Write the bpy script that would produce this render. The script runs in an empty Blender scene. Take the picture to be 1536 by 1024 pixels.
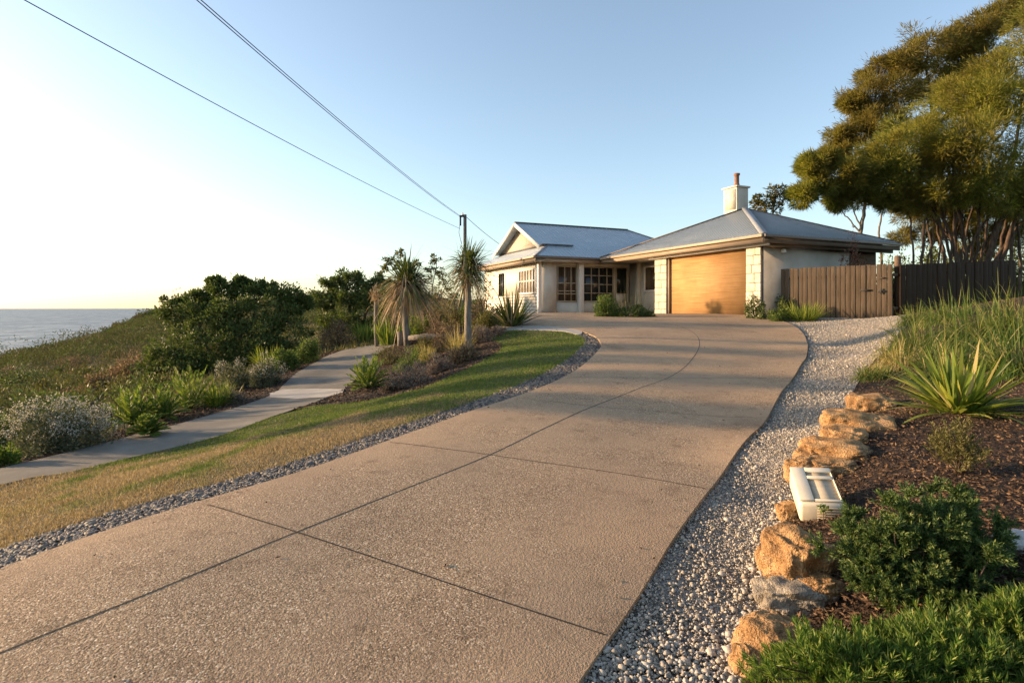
import bpy, math, random
import numpy as np
from mathutils import Vector
from mathutils.geometry import delaunay_2d_cdt

# ------------------------------------------------------------------ camera, sky, sun, exposure
SC = bpy.context.scene
COL = SC.collection
F = 853.0                                   # focal length in pixels of a 1536-wide picture (20 mm lens)
HX, HY = 768.0, 462.0                       # image column of the view axis, image row of the horizon
SUN_EL = math.radians(10)
SUN_TO = Vector((-0.985, 0.17))              # horizontal direction towards the sun (out over the sea, to the left)

cam_d = bpy.data.cameras.new('camera')
cam = bpy.data.objects.new('camera', cam_d)
COL.objects.link(cam)
cam.location = (0, 0, 0)                    # all heights are measured from the eye
cam.rotation_euler = (math.radians(90), 0, 0)
cam_d.sensor_width = 36.0
cam_d.lens = 36.0 * F / 1536.0
cam_d.shift_y = -(512 - HY) / 1536.0
cam_d.clip_start = 0.05
cam_d.clip_end = 60000
SC.camera = cam

world = bpy.data.worlds.new('World')
SC.world = world
world.use_nodes = True
wn = world.node_tree.nodes
sky = wn.new('ShaderNodeTexSky')
sky.sky_type = 'NISHITA'
sky.sun_disc = False
sky.sun_elevation = SUN_EL
sky.sun_rotation = math.atan2(SUN_TO.x, SUN_TO.y)
sky.altitude = 20
sky.air_density = 1.0
sky.dust_density = 1.1
sky.ozone_density = 2.3
wb = wn.new('ShaderNodeMix'); wb.data_type = 'RGBA'; wb.blend_type = 'MULTIPLY'       # white balance of the sky light
wb.inputs[0].default_value = 1.0; wb.inputs[7].default_value = (1.02, .99, .95, 1)
hs = wn.new('ShaderNodeHueSaturation'); hs.inputs['Saturation'].default_value = .84   # hazy sea air
world.node_tree.links.new(sky.outputs[0], hs.inputs['Color'])
world.node_tree.links.new(hs.outputs[0], wb.inputs[6])
world.node_tree.links.new(wb.outputs[2], wn['Background'].inputs[0])
wn['Background'].inputs[1].default_value = 0.15

sl = bpy.data.lights.new('sun', 'SUN')
sl.energy = 4.5
sl.angle = math.radians(1.0)
sl.color = (1.0, 0.67, 0.38)
sun = bpy.data.objects.new('sun', sl)
COL.objects.link(sun)
sd = Vector((SUN_TO.x * math.cos(SUN_EL), SUN_TO.y * math.cos(SUN_EL), math.sin(SUN_EL)))
sun.rotation_euler = sd.to_track_quat('Z', 'Y').to_euler()
sun.location = (-30, 12, 20)

SC.view_settings.view_transform = 'Standard'
SC.view_settings.look = 'None'
SC.view_settings.exposure = 1.31
SC.view_settings.gamma = 1.0
SC.cycles.max_bounces = 6
SC.cycles.transparent_max_bounces = 6
SC.cycles.caustics_reflective = False
SC.cycles.caustics_refractive = False

rng = np.random.default_rng(7)

# ------------------------------------------------------------------ ground heights
CP = []
def cp(*pts): CP.extend(pts)
def pp(px, py, z):                          # picture point on the ground at a known height below the eye
    Y = z * F / (HY - py)
    return ((px - HX) / F * Y, Y, z)
DR = [(.29, 2.2), (.88, 3.23), (1.40, 4.1), (2.34, 5.5), (3.62, 7.5), (5.12, 9.93), (6.3, 12.1), (7.8, 15.6), (8.6, 18.3)]
DL = [(-2.72, 3.02), (-2.14, 3.91), (-1.12, 5.37), (-.51, 6.36), (.28, 7.5), (1.1, 9.26), (1.8, 11.6), (2.0, 13.6), (1.83, 15.3), (.62, 16.6)]
for x, y in DR + DL: cp((x, y, -1.6 + .0638 * y))
for x, y in [(-.6, 3), (0, 4.5), (1, 6.3), (2.2, 8.2), (3.4, 10.6), (4, 13), (4.2, 15.5), (-1.2, 1.8), (-2.2, .2), (-1, 0), (-3.2, -2), (-1.6, -3), (-4.5, -5), (-3, -6), (-.3, .3), (-1, -1.4)]:
    cp((x, y, -1.6 + .0638 * y))
for x, y in [(4.5, 18), (2.5, 18.5)]: cp((x, y, -.43))
for x, y in [(0, 21.5), (3, 22), (6, 21), (8, 20.2), (1, 28), (5, 27), (10, 25), (14, 30), (-2, 36), (10, 35), (3, 33), (6, 30)]:
    cp((x, y, -.275))
# lawn, path and beds to the left
cp(pp(0, 730, -2.1), pp(330, 655, -2.03), pp(460, 612, -1.85), pp(0, 704, -2.15), pp(200, 654, -2.12), pp(200, 687, -2.09))
cp(pp(403, 595, -2.05), pp(420, 621, -1.98), pp(445, 560, -1.8), pp(490, 535, -1.6), pp(530, 522, -1.47), pp(562, 518, -1.4))
cp(pp(515, 585, -1.88), pp(556, 548, -1.65), pp(560, 598, -1.72), pp(680, 562, -1.25), pp(740, 535, -1.04), pp(752, 517, -.93))
cp(pp(704, 528, -1.1), pp(760, 493, -.6), pp(640, 545, -1.35), pp(615, 513, -1.12))
cp((-3.5, 3.2, -1.55), (-5.5, 3, -2.05), (-5, 0, -2.0), (-8, 0, -2.6), (-7, 3.5, -2.35))
cp(pp(85, 672, -2.42), pp(210, 640, -2.3), pp(300, 610, -2.23), pp(375, 585, -2.1), pp(440, 540, -1.9))
cp((-8.3, 27, -1.5), (-4, 26, -.9), (-2, 22, -.6), (-12, 23, -2.6), (-13.7, 21, -3.1), (-9, 34, -1.0))
cp((-12.2, 13.5, -2.97), (-18, 20, -3.7), (-30, 34, -4.8), (-54, 60, -5.9), (-58.7, 75, -5.4), (-66, 100, -3.6), (-66, 115, -1.2), (-80, 128, -2.0))
cp((-40, 120, 1.2), (-10, 80, .8), (20, 100, 1), (60, 100, 1.5), (-20, 45, -1.6), (-34, 60, -2.8), (-40, 85, -1.5))
cp((-78, 60, -17), (-100, 60, -34), (-86, 90, -17), (-108, 100, -34), (-118, 140, -32), (-98, 135, -16), (-70, 180, -28), (-60, 145, -10))
cp((-45, 22, -10), (-60, 0, -22), (-40, 0, -10), (-25, 2, -5.2), (-80, 30, -34), (-14, 4, -3.6), (-20, -20, -5), (-60, -40, -24), (-40, 40, -5.5))
# gravel and the raised bed to the right
cp((1.25, 2.6, -1.45), (1.9, 3.9, -1.36), (3.1, 5.9, -1.24), (4.6, 8, -1.09), (6.2, 10.5, -.94), (7.2, 12.3, -.82), (9.0, 15.2, -.52), (10.3, 16.8, -.33))
cp((1.75, 2.7, -1.24), (1.5, 1.7, -1.32), (2.25, 3.5, -1.12), (3.2, 4.2, -1.04), (3.45, 5.2, -.99), (4.4, 5.6, -.93), (2.75, 4.3, -1.07), (5.9, 8.2, -.82), (5.0, 6.9, -.97), (7, 8.5, -.4), (8, 6, -.45), (5, 3, -.85))
cp((7.6, 10.5, -.5), (9.5, 12, -.05), (10.5, 15, -.18), (11.9, 17.5, -.3), (9.3, 19.8, -.29), (14, 16.5, .05), (18, 20.7, .15), (15, 24, 0), (12, 22, -.25), (25, 30, .6), (10, 0, -.5), (3, 0, -1.25), (1.2, .6, -1.55), (4, -5, -1.5))
cp((40, 20, 1.2), (60, -20, 1.5), (100, 60, 2), (20, -40, -2), (60, 180, 3), (-10, -40, -3))
CP = np.array(CP)
def _phi(d2): return 0.5 * d2 * np.log(d2 + 1e-9)
def _fit():
    n = len(CP)
    P = CP[:, :2]
    K = _phi(((P[:, None] - P[None]) ** 2).sum(-1)) + np.eye(n) * 0.02
    A = np.zeros((n + 3, n + 3))
    A[:n, :n] = K
    A[:n, n] = A[n, :n] = 1
    A[:n, n + 1:] = P
    A[n + 1:, :n] = P.T
    return np.linalg.solve(A, np.concatenate([CP[:, 2], np.zeros(3)]))
_W = _fit()
def g(X, Y):
    """ground height"""
    X = np.asarray(X, float); Y = np.asarray(Y, float)
    sh = np.broadcast(X, Y).shape
    x = np.broadcast_to(X, sh).ravel(); y = np.broadcast_to(Y, sh).ravel()
    xc = np.clip(x, -120, 100); yc = np.clip(y, -40, 180)
    out = np.empty(x.size)
    n = len(CP)
    for i in range(0, x.size, 20000):
        a = np.stack([xc[i:i + 20000], yc[i:i + 20000]], 1)
        d2 = ((a[:, None] - CP[None, :, :2]) ** 2).sum(-1)
        out[i:i + 20000] = _phi(d2) @ _W[:n] + _W[n] + a @ _W[n + 1:]
    far = np.maximum(-120 - x, 0)
    out = np.clip(out - far * .3, -45, 6)
    return out.reshape(sh)
def gz(x, y): return float(g(np.array([x]), np.array([y]))[0])
_YS = np.concatenate([np.arange(1.2, 12, .02), np.arange(12, 45, .05), np.arange(45, 220, .25)])
def at(px, py):
    """first ground point along the sight line of a picture point"""
    dx, dz = (px - HX) / F, (HY - py) / F
    h = g(dx * _YS, _YS) - dz * _YS
    k = np.argmax(h >= 0)
    if h[k] < 0: k = len(_YS) - 1
    k = max(k, 1)
    t = h[k - 1] / (h[k - 1] - h[k]) if h[k] != h[k - 1] else 0
    Y = _YS[k - 1] + t * (_YS[k] - _YS[k - 1])
    return Vector((dx * Y, Y, gz(dx * Y, Y)))
def ray(px, py, Y): return Vector(((px - HX) / F * Y, Y, (HY - py) / F * Y))

# ------------------------------------------------------------------ objects
def tag(o, label=None, cat=None, group=None, kind=None):
    if label: o['label'] = label
    if cat: o['category'] = cat
    if group: o['group'] = group
    if kind: o['kind'] = kind
    return o
def thing(name, loc, label, cat, group=None, rz=0.0):
    o = bpy.data.objects.new(name, None)
    COL.objects.link(o)
    o.location = loc
    o.rotation_euler = (0, 0, rz)
    o.empty_display_size = .2
    return tag(o, label, cat, group)
class Geo:
    """collects faces and links them as one mesh object"""
    def __init__(s): s.V = []; s.Fc = []; s.n = 0
    def add(s, V, faces):
        V = np.asarray(V, float).reshape(-1, 3)
        for f in faces if isinstance(faces, list) else [faces]:
            s.Fc.append(np.asarray(f, int) + s.n)
        s.V.append(V); s.n += len(V)
        return s
    def face(s, *pts): return s.add(np.array(pts, float), [np.arange(len(pts))[None]])
    def box(s, x0, x1, y0, y1, z0, z1):
        V = [(x0, y0, z0), (x1, y0, z0), (x1, y1, z0), (x0, y1, z0), (x0, y0, z1), (x1, y0, z1), (x1, y1, z1), (x0, y1, z1)]
        return s.add(V, np.array([(0, 3, 2, 1), (4, 5, 6, 7), (0, 1, 5, 4), (1, 2, 6, 5), (2, 3, 7, 6), (3, 0, 4, 7)]))
    def hexa(s, b, t):
        """box from four bottom and four top points"""
        return s.add(list(b) + list(t), np.array([(0, 3, 2, 1), (4, 5, 6, 7), (0, 1, 5, 4), (1, 2, 6, 5), (2, 3, 7, 6), (3, 0, 4, 7)]))
    def prism(s, pts, h):
        """plate: outline pts (3D), thickened by the vector h"""
        n = len(pts); p = np.array(pts, float); q = p + np.array(h, float)
        side = [(i, (i + 1) % n, (i + 1) % n + n, i + n) for i in range(n)]
        return s.add(np.concatenate([p, q]), [np.arange(n)[::-1][None], (np.arange(n) + n)[None], np.array(side)])
    def bar(s, a, b, w, h):
        """beam from a to b of width w and height h"""
        a = Vector(a); b = Vector(b); d = (b - a).normalized()
        side = d.cross(Vector((0, 0, 1)))
        side = side.normalized() if side.length > 1e-4 else Vector((1, 0, 0))
        up = side.cross(d).normalized()
        o = [side * -w / 2 + up * -h / 2, side * w / 2 + up * -h / 2, side * w / 2 + up * h / 2, side * -w / 2 + up * h / 2]
        return s.hexa([a + k for k in o], [b + k for k in o])
    def tube(s, pts, rad, sides=8, cap=True):
        P = np.array([tuple(p) for p in pts], float); n = len(P)
        R = np.broadcast_to(np.asarray(rad, float), (n,))
        T = np.gradient(P, axis=0); T /= np.linalg.norm(T, axis=1, keepdims=True) + 1e-12
        u = np.cross(T[0], (0.31, 0.2, 0.93)); u /= np.linalg.norm(u) + 1e-12
        ang = np.arange(sides) / sides * 2 * np.pi
        V = []
        for i in range(n):
            u = u - T[i] * (u @ T[i]); u /= np.linalg.norm(u) + 1e-12
            w = np.cross(T[i], u)
            V.append(P[i] + R[i] * (np.cos(ang)[:, None] * u + np.sin(ang)[:, None] * w))
        fs = []
        k = np.arange(sides); k2 = (k + 1) % sides
        for i in range(n - 1):
            fs.append(np.stack([i * sides + k, i * sides + k2, (i + 1) * sides + k2, (i + 1) * sides + k], 1))
        fl = [np.concatenate(fs)]
        if cap: fl += [k[::-1][None], (k + (n - 1) * sides)[None]]
        return s.add(np.concatenate(V), fl)
    def lathe(s, prof, c=(0, 0, 0), sides=16):
        return s.tube([(c[0], c[1], c[2] + z) for r, z in prof], [r for r, z in prof], sides)
    def build(s, name, mat, parent=None, smooth=False, bevel=0, loc=None):
        V = np.concatenate(s.V) if s.V else np.zeros((0, 3))
        me = bpy.data.meshes.new(name)
        me.vertices.add(len(V)); me.vertices.foreach_set('co', V.astype(np.float32).ravel())
        loops = np.concatenate([f.ravel() for f in s.Fc]); sizes = np.concatenate([np.full(len(f), f.shape[1]) for f in s.Fc])
        me.loops.add(len(loops)); me.loops.foreach_set('vertex_index', loops.astype(np.int32))
        me.polygons.add(len(sizes)); me.polygons.foreach_set('loop_start', (np.cumsum(sizes) - sizes).astype(np.int32))
        if smooth: me.polygons.foreach_set('use_smooth', np.ones(len(sizes), bool))
        me.update(calc_edges=True)
        me.materials.append(mat)
        o = bpy.data.objects.new(name, me)
        COL.objects.link(o)
        if parent: o.parent = parent
        if loc is not None: o.location = loc
        if bevel:
            b = o.modifiers.new('bevel', 'BEVEL'); b.width = bevel; b.segments = 2; b.limit_method = 'ANGLE'
        return o
def unit(v): return v / (np.linalg.norm(v, axis=-1, keepdims=True) + 1e-12)
def leaves(G, P, D, L, W, fold=.25):
    """one small folded leaf per point: P base, D direction, L length, W width"""
    N = len(P)
    if N == 0: return G
    D = unit(D); L = np.broadcast_to(L, (N,))[:, None]; W = np.broadcast_to(W, (N,))[:, None]
    S = unit(np.cross(D, rng.normal(size=(N, 3)))); U = np.cross(S, D)
    m = P + D * L * .45
    V = np.stack([P, m + S * W / 2 + U * W * fold, P + D * L, m - S * W / 2 + U * W * fold], 1).reshape(-1, 3)
    b = np.arange(N)[:, None] * 4
    return G.add(V, np.concatenate([b + (0, 1, 2), b + (0, 2, 3)]))
def blades(G, P, D, L, W, droop, seg=4, tip=.05):
    """long arching blades"""
    N = len(P)
    D = unit(D); L = np.broadcast_to(L, (N,)); W = np.broadcast_to(W, (N,)); droop = np.broadcast_to(droop, (N,))
    t = np.linspace(0, 1, seg + 1)
    C = P[:, None] + D[:, None] * (L[:, None] * t)[..., None]
    C[..., 2] -= (droop * L)[:, None] * t ** 2.2
    S = unit(np.cross(D, np.array((0, 0, 1.0)) + rng.normal(size=(N, 3)) * .25))
    w = np.interp(t, [0, .3, .75, 1], [.65, 1, .7, tip])
    off = S[:, None] * (W[:, None] * w / 2)[..., None]
    V = np.stack([C - off, C + off], 2).reshape(-1, 3)
    b = np.arange(N)[:, None] * (2 * (seg + 1))
    fs = [b + (2 * i, 2 * i + 1, 2 * i + 3, 2 * i + 2) for i in range(seg)]
    return G.add(V, np.concatenate(fs))
def stones(G, P, S, flat=.7, jit=.22):
    """angular pebbles: P centres, S radii"""
    p = (1 + 5 ** .5) / 2
    B = unit(np.array([(-1, p, 0), (1, p, 0), (-1, -p, 0), (1, -p, 0), (0, -1, p), (0, 1, p), (0, -1, -p), (0, 1, -p), (p, 0, -1), (p, 0, 1), (-p, 0, -1), (-p, 0, 1)], float))
    T = np.array([(0, 11, 5), (0, 5, 1), (0, 1, 7), (0, 7, 10), (0, 10, 11), (1, 5, 9), (5, 11, 4), (11, 10, 2), (10, 7, 6), (7, 1, 8), (3, 9, 4), (3, 4, 2), (3, 2, 6), (3, 6, 8), (3, 8, 9), (4, 9, 5), (2, 4, 11), (6, 2, 10), (8, 6, 7), (9, 8, 1)])
    N = len(P)
    V = B[None] * (1 + rng.normal(size=(N, 12, 1)) * jit)
    V = V * np.stack([rng.uniform(.8, 1.35, N), rng.uniform(.7, 1.0, N), rng.uniform(.8, 1.2, N) * flat], 1)[:, None]
    a = rng.uniform(0, 6.283, N); tl = rng.normal(size=N) * .35
    z = V[..., 2] * np.cos(tl)[:, None] + V[..., 0] * np.sin(tl)[:, None]
    x0 = V[..., 0] * np.cos(tl)[:, None] - V[..., 2] * np.sin(tl)[:, None]
    x = x0 * np.cos(a)[:, None] - V[..., 1] * np.sin(a)[:, None]
    y = x0 * np.sin(a)[:, None] + V[..., 1] * np.cos(a)[:, None]
    V = np.stack([x, y, z], -1) * np.asarray(S)[:, None, None] + P[:, None]
    return G.add(V.reshape(-1, 3), (T[None] + np.arange(N)[:, None, None] * 12).reshape(-1, 3))
def inside(P, poly):
    x, y = P[:, 0], P[:, 1]; r = np.zeros(len(P), bool); n = len(poly); j = n - 1
    for i in range(n):
        xi, yi = poly[i][:2]; xj, yj = poly[j][:2]
        r ^= ((yi > y) != (yj > y)) & (x < (xj - xi) * (y - yi) / (yj - yi + 1e-12) + xi)
        j = i
    return r
def spline(pts, step=.15, closed=False):
    """smooth curve through points, resampled at even steps"""
    P = np.array([tuple(p)[:2] for p in pts], float); n = len(P); out = []
    for i in range(n if closed else n - 1):
        if closed: a, b, c, d = P[i - 1], P[i], P[(i + 1) % n], P[(i + 2) % n]
        else: a, b, c, d = P[max(i - 1, 0)], P[i], P[i + 1], P[min(i + 2, n - 1)]
        k = max(2, int(np.linalg.norm(c - b) / step))
        for t in np.arange(k) / k:
            out.append(.5 * (2 * b + (c - a) * t + (2 * a - 5 * b + 4 * c - d) * t ** 2 + (3 * b - a - 3 * c + d) * t ** 3))
    if not closed: out.append(P[-1])
    return np.array(out)
def px_line(*pts): return [at(*p) for p in pts]
def sheet(name, poly, off, mat, step=.25, rim=None, wob=None, parent=None):
    """a surface draped over the ground inside an outline, with an optional downturned rim"""
    poly = np.asarray(poly)
    lo, hi = poly.min(0), poly.max(0)
    gx, gy = np.meshgrid(np.arange(lo[0], hi[0], step), np.arange(lo[1], hi[1], step))
    Q = np.stack([gx.ravel(), gy.ravel()], 1) + rng.uniform(-.1, .1, (gx.size, 2)) * step
    Q = Q[inside(Q, poly)]
    if len(Q):
        d = np.full(len(Q), 9.)
        for i in range(0, len(Q), 4000): d[i:i + 4000] = np.sqrt(((Q[i:i + 4000, None] - poly[None]) ** 2).sum(-1)).min(1)
        Q = Q[d > step * .4]
    n = len(poly)
    vs = [Vector(p) for p in np.concatenate([poly, Q])]
    r = delaunay_2d_cdt(vs, [(i, (i + 1) % n) for i in range(n)], [], 1, 1e-5)
    XY = np.array([tuple(v) for v in r[0]])
    Z = g(XY[:, 0], XY[:, 1]) + off
    if wob is not None: Z = Z + wob(XY)
    G = Geo().add(np.column_stack([XY, Z]), np.array([tuple(f) for f in r[2]]))
    if rim:
        zt = g(poly[:, 0], poly[:, 1]) + off
        k = np.arange(n); k2 = (k + 1) % n
        V = np.concatenate([np.column_stack([poly, zt]), np.column_stack([poly, zt - rim])])
        G.add(V, np.stack([k2, k, k + n, k2 + n], 1))
    return G.build(name, mat, parent, smooth=not rim)

# ------------------------------------------------------------------ materials
def nt(name):
    m = bpy.data.materials.new(name); m.use_nodes = True
    t = m.node_tree
    return m, t, t.nodes['Principled BSDF'], t.nodes['Material Output']
def N(t, kind, **kw):
    n = t.nodes.new('ShaderNode' + kind)
    for k, v in kw.items():
        if k in n.inputs: n.inputs[k].default_value = v
        else: setattr(n, k, v)
    return n
def ramp(t, fac, cols):
    """cols: (position, (r, g, b)) stops"""
    r = t.nodes.new('ShaderNodeValToRGB')
    e = r.color_ramp.elements
    while len(e) < len(cols): e.new(.5)
    for k, (p, c) in enumerate(cols):
        e[k].position = p; e[k].color = (*c, 1)
    t.links.new(fac, r.inputs[0])
    return r.outputs[0]
def noise(t, co, scale, detail=4, rough=.55, dist=0):
    n = N(t, 'TexNoise', Scale=scale, Detail=detail, Roughness=rough, Distortion=dist)
    t.links.new(co, n.inputs['Vector'])
    return n.outputs[0]
def mixc(t, fac, a, b, mode='MIX'):
    m = t.nodes.new('ShaderNodeMix'); m.data_type = 'RGBA'; m.blend_type = mode
    for s, v in ((m.inputs[0], fac), (m.inputs[6], a), (m.inputs[7], b)):
        if isinstance(v, (int, float)): s.default_value = v
        elif isinstance(v, tuple): s.default_value = (*v, 1)
        else: t.links.new(v, s)
    return m.outputs[2]
def bump(t, p, h, s, d=.02, prev=None):
    b = N(t, 'Bump', Strength=s, Distance=d)
    t.links.new(h, b.inputs['Height'])
    if prev is not None: t.links.new(prev, b.inputs['Normal'])
    t.links.new(b.outputs[0], p.inputs['Normal'])
    return b.outputs[0]
def coords(t, which='Object', scale=None):
    o = t.nodes.new('ShaderNodeTexCoord').outputs[which]
    if scale:
        m = N(t, 'Mapping'); m.inputs['Scale'].default_value = scale
        t.links.new(o, m.inputs[0]); o = m.outputs[0]
    return o
def mottled(name, cols, scale=3, rough=.8, bs=.3, bscale=40, bd=.01, spread=(.3, .7), stretch=None, detail=6, spec=.3, fine=.12):
    """colours blended by noise, with a fine grain and bump"""
    m, t, p, o = nt(name)
    co = coords(t, 'Object', stretch)
    n = len(cols)
    st = [(spread[0] + (spread[1] - spread[0]) * i / max(n - 1, 1), c) for i, c in enumerate(cols)]
    c = ramp(t, noise(t, co, scale, detail), st)
    f = noise(t, co, bscale, 3)
    c = mixc(t, 1.0, c, ramp(t, f, [(.25, (1 - fine,) * 3), (.75, (1 + 0 * fine,) * 3)]), 'MULTIPLY')
    t.links.new(c, p.inputs['Base Color'])
    p.inputs['Roughness'].default_value = rough
    p.inputs['Specular IOR Level'].default_value = spec
    if bs: bump(t, p, f, bs, bd)
    return m
LEAFK = 1.45
def leafmat(name, cols, transl=.3, rough=.55, patch=None, spec=.25, tint=None):
    """foliage: each leaf its own shade, part of the light passing through"""
    m, t, p, o = nt(name)
    r = t.nodes.new('ShaderNodeNewGeometry').outputs['Random Per Island']
    n = len(cols)
    cols = [tuple(min(v * LEAFK, .75) for v in k) for k in cols]
    c = ramp(t, r, [(i / max(n - 1, 1), k) for i, k in enumerate(cols)])
    if patch:
        co = coords(t, 'Object')
        c = mixc(t, ramp(t, noise(t, co, patch[0], 3), [(.42, (0,) * 3), (.58, (1,) * 3)]), c, mixc(t, .7, c, patch[1]))
    t.links.new(c, p.inputs['Base Color'])
    p.inputs['Roughness'].default_value = rough
    p.inputs['Specular IOR Level'].default_value = spec
    tr = N(t, 'BsdfTranslucent')
    t.links.new(mixc(t, 1.0, c, tint or (1.1, 1.15, .6), 'MULTIPLY'), tr.inputs[0])
    mx = N(t, 'MixShader', Fac=transl)
    t.links.new(p.outputs[0], mx.inputs[1]); t.links.new(tr.outputs[0], mx.inputs[2])
    t.links.new(mx.outputs[0], o.inputs[0])
    return m
def islands(name, cols, rough=.85, bscale=60, bs=.3, spec=.3):
    """loose pieces (stones, chips): each its own colour"""
    m, t, p, o = nt(name)
    r = t.nodes.new('ShaderNodeNewGeometry').outputs['Random Per Island']
    n = len(cols)
    c = ramp(t, r, [(i / max(n - 1, 1), k) for i, k in enumerate(cols)])
    f = noise(t, coords(t), bscale, 4)
    c = mixc(t, 1.0, c, ramp(t, f, [(.3, (.72,) * 3), (.7, (1.1,) * 3)]), 'MULTIPLY')
    t.links.new(c, p.inputs['Base Color'])
    p.inputs['Roughness'].default_value = rough
    p.inputs['Specular IOR Level'].default_value = spec
    bump(t, p, f, bs, .01)
    return m
# ------------------------------------------------------------------ materials of the setting
def driveway_material():
    m, t, p, o = nt('exposed_aggregate')
    co = coords(t)
    v = N(t, 'TexVoronoi', Scale=135.0); t.links.new(co, v.inputs['Vector'])
    v2 = N(t, 'TexVoronoi', Scale=62.0); t.links.new(co, v2.inputs['Vector'])
    sp = N(t, 'SeparateColor'); t.links.new(v.outputs['Color'], sp.inputs[0])
    sp2 = N(t, 'SeparateColor'); t.links.new(v2.outputs['Color'], sp2.inputs[0])
    stone = ramp(t, sp.outputs[0], [(0, (.15, .098, .055)), (.3, (.28, .188, .108)), (.75, (.39, .27, .158)), (.93, (.52, .38, .235)), (1, (.74, .61, .44))])
    big = ramp(t, sp2.outputs[1], [(.86, (0, 0, 0)), (.9, (1, 1, 1))])
    edge2 = ramp(t, v2.outputs['Distance'], [(.25, (1, 1, 1)), (.42, (0, 0, 0))])
    mask = mixc(t, 1.0, big, edge2, 'MULTIPLY')
    stone = mixc(t, mask, stone, ramp(t, sp2.outputs[2], [(0, (.11, .072, .046)), (.5, (.45, .31, .185)), (1, (.68, .55, .40))]))
    cement = (.385, .268, .162)
    worn = ramp(t, noise(t, co, .9, 5), [(.40, (.25, .25, .25)), (.58, (1, 1, 1))])
    c = mixc(t, worn, cement, stone)
    st = noise(t, coords(t, 'Object', (.5, .5, .5)), 1.3, 6, .65)
    c = mixc(t, 1.0, c, ramp(t, st, [(.3, (.80, .79, .80)), (.68, (1.1, 1.08, 1.05))]), 'MULTIPLY')
    oil = ramp(t, noise(t, coords(t, 'Object', (1, .8, 1)), .55, 3, .5), [(.60, (1, 1, 1)), (.70, (.74, .73, .72))])
    c = mixc(t, 1.0, c, oil, 'MULTIPLY')
    dirt = ramp(t, noise(t, co, 5.5, 6, .7), [(.30, (.70, .68, .66)), (.46, (1, 1, 1))])
    c = mixc(t, 1.0, c, dirt, 'MULTIPLY')
    t.links.new(c, p.inputs['Base Color'])
    p.inputs['Roughness'].default_value = .82
    p.inputs['Specular IOR Level'].default_value = .3
    h = mixc(t, .5, ramp(t, v.outputs['Distance'], [(0, (1, 1, 1)), (.6, (0, 0, 0))]), ramp(t, v2.outputs['Distance'], [(0, (1, 1, 1)), (.6, (0, 0, 0))]))
    bump(t, p, h, .5, .006)
    return m
def speckle_material(name, cols, scale, cols2=None, bs=.8, bd=.02):
    m, t, p, o = nt(name)
    co = coords(t)
    v = N(t, 'TexVoronoi', Scale=scale); t.links.new(co, v.inputs['Vector'])
    sp = N(t, 'SeparateColor'); t.links.new(v.outputs['Color'], sp.inputs[0])
    n = len(cols)
    c = ramp(t, sp.outputs[0], [(i / (n - 1), k) for i, k in enumerate(cols)])
    c = mixc(t, 1.0, c, ramp(t, noise(t, co, 1.5, 5), [(.3, (.78,) * 3), (.7, (1.08,) * 3)]), 'MULTIPLY')
    t.links.new(c, p.inputs['Base Color'])
    p.inputs['Roughness'].default_value = .9
    p.inputs['Specular IOR Level'].default_value = .2
    bump(t, p, ramp(t, v.outputs['Distance'], [(0, (1, 1, 1)), (.7, (0, 0, 0))]), bs, bd)
    return m
def terrain_material():
    m, t, p, o = nt('coastal_ground')
    co = coords(t)
    c = ramp(t, noise(t, co, .35, 8, .65), [(.3, (.030, .034, .014)), (.45, (.055, .055, .022)), (.58, (.085, .065, .032)), (.7, (.13, .10, .052))])
    c = mixc(t, 1.0, c, ramp(t, noise(t, co, 5, 6, .7), [(.3, (.55,) * 3), (.7, (1.1,) * 3)]), 'MULTIPLY')
    t.links.new(c, p.inputs['Base Color'])
    p.inputs['Roughness'].default_value = .95
    p.inputs['Specular IOR Level'].default_value = .1
    bump(t, p, noise(t, co, 3, 8, .7), .8, .25)
    return m
def sea_material():
    m, t, p, o = nt('sea_water')
    co = coords(t, 'Object', (1, 1, 1))
    p.inputs['Specular IOR Level'].default_value = .22
    p.inputs['Roughness'].default_value = .38
    p.inputs['IOR'].default_value = 1.33
    a = noise(t, coords(t, 'Object', (.03, .012, .03)), 1.0, 6, .6)
    b = noise(t, coords(t, 'Object', (.2, .09, .2)), 1.0, 5, .6)
    n1 = bump(t, p, a, 1.0, 9.0)
    bump(t, p, b, .9, 1.6, n1)
    foam = ramp(t, noise(t, coords(t, 'Object', (.07, .022, .1)), 1.0, 8, .7), [(.66, (0, 0, 0)), (.72, (1, 1, 1))])
    swell = ramp(t, noise(t, coords(t, 'Object', (.05, .016, .05)), 1.0, 9, .72), [(.40, (.03, .038, .05)), (.58, (.27, .255, .245))])
    t.links.new(mixc(t, foam, swell, (.55, .53, .5)), p.inputs['Base Color'])
    return m
M = {}
M['drive'] = driveway_material()
M['joint'] = mottled('joint_sealant', [(.035, .028, .022), (.06, .048, .038)], 12, .9, .2)
M['path'] = mottled('path_concrete', [(.125, .112, .09), (.165, .148, .12), (.215, .192, .155)], 1.6, .88, .5, 160, .004, (.3, .7))
M['slab'] = mottled('pale_concrete', [(.33, .30, .26), (.42, .39, .34)], 2.5, .88, .4, 160, .004)
M['terrain'] = terrain_material()
M['sea'] = sea_material()
M['gravel_bed'] = speckle_material('gravel_bed', [(.14, .125, .105), (.25, .225, .195), (.35, .32, .275), (.44, .405, .355), (.29, .24, .185)], 80)
M['gravel'] = islands('gravel_stone', [(.21, .18, .145), (.33, .29, .235), (.43, .385, .32), (.50, .45, .375), (.34, .275, .20), (.53, .485, .41), (.26, .225, .18)], .8)
M['edging_bed'] = speckle_material('edging_bed', [(.025, .025, .027), (.05, .05, .052), (.10, .095, .09)], 45)
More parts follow.
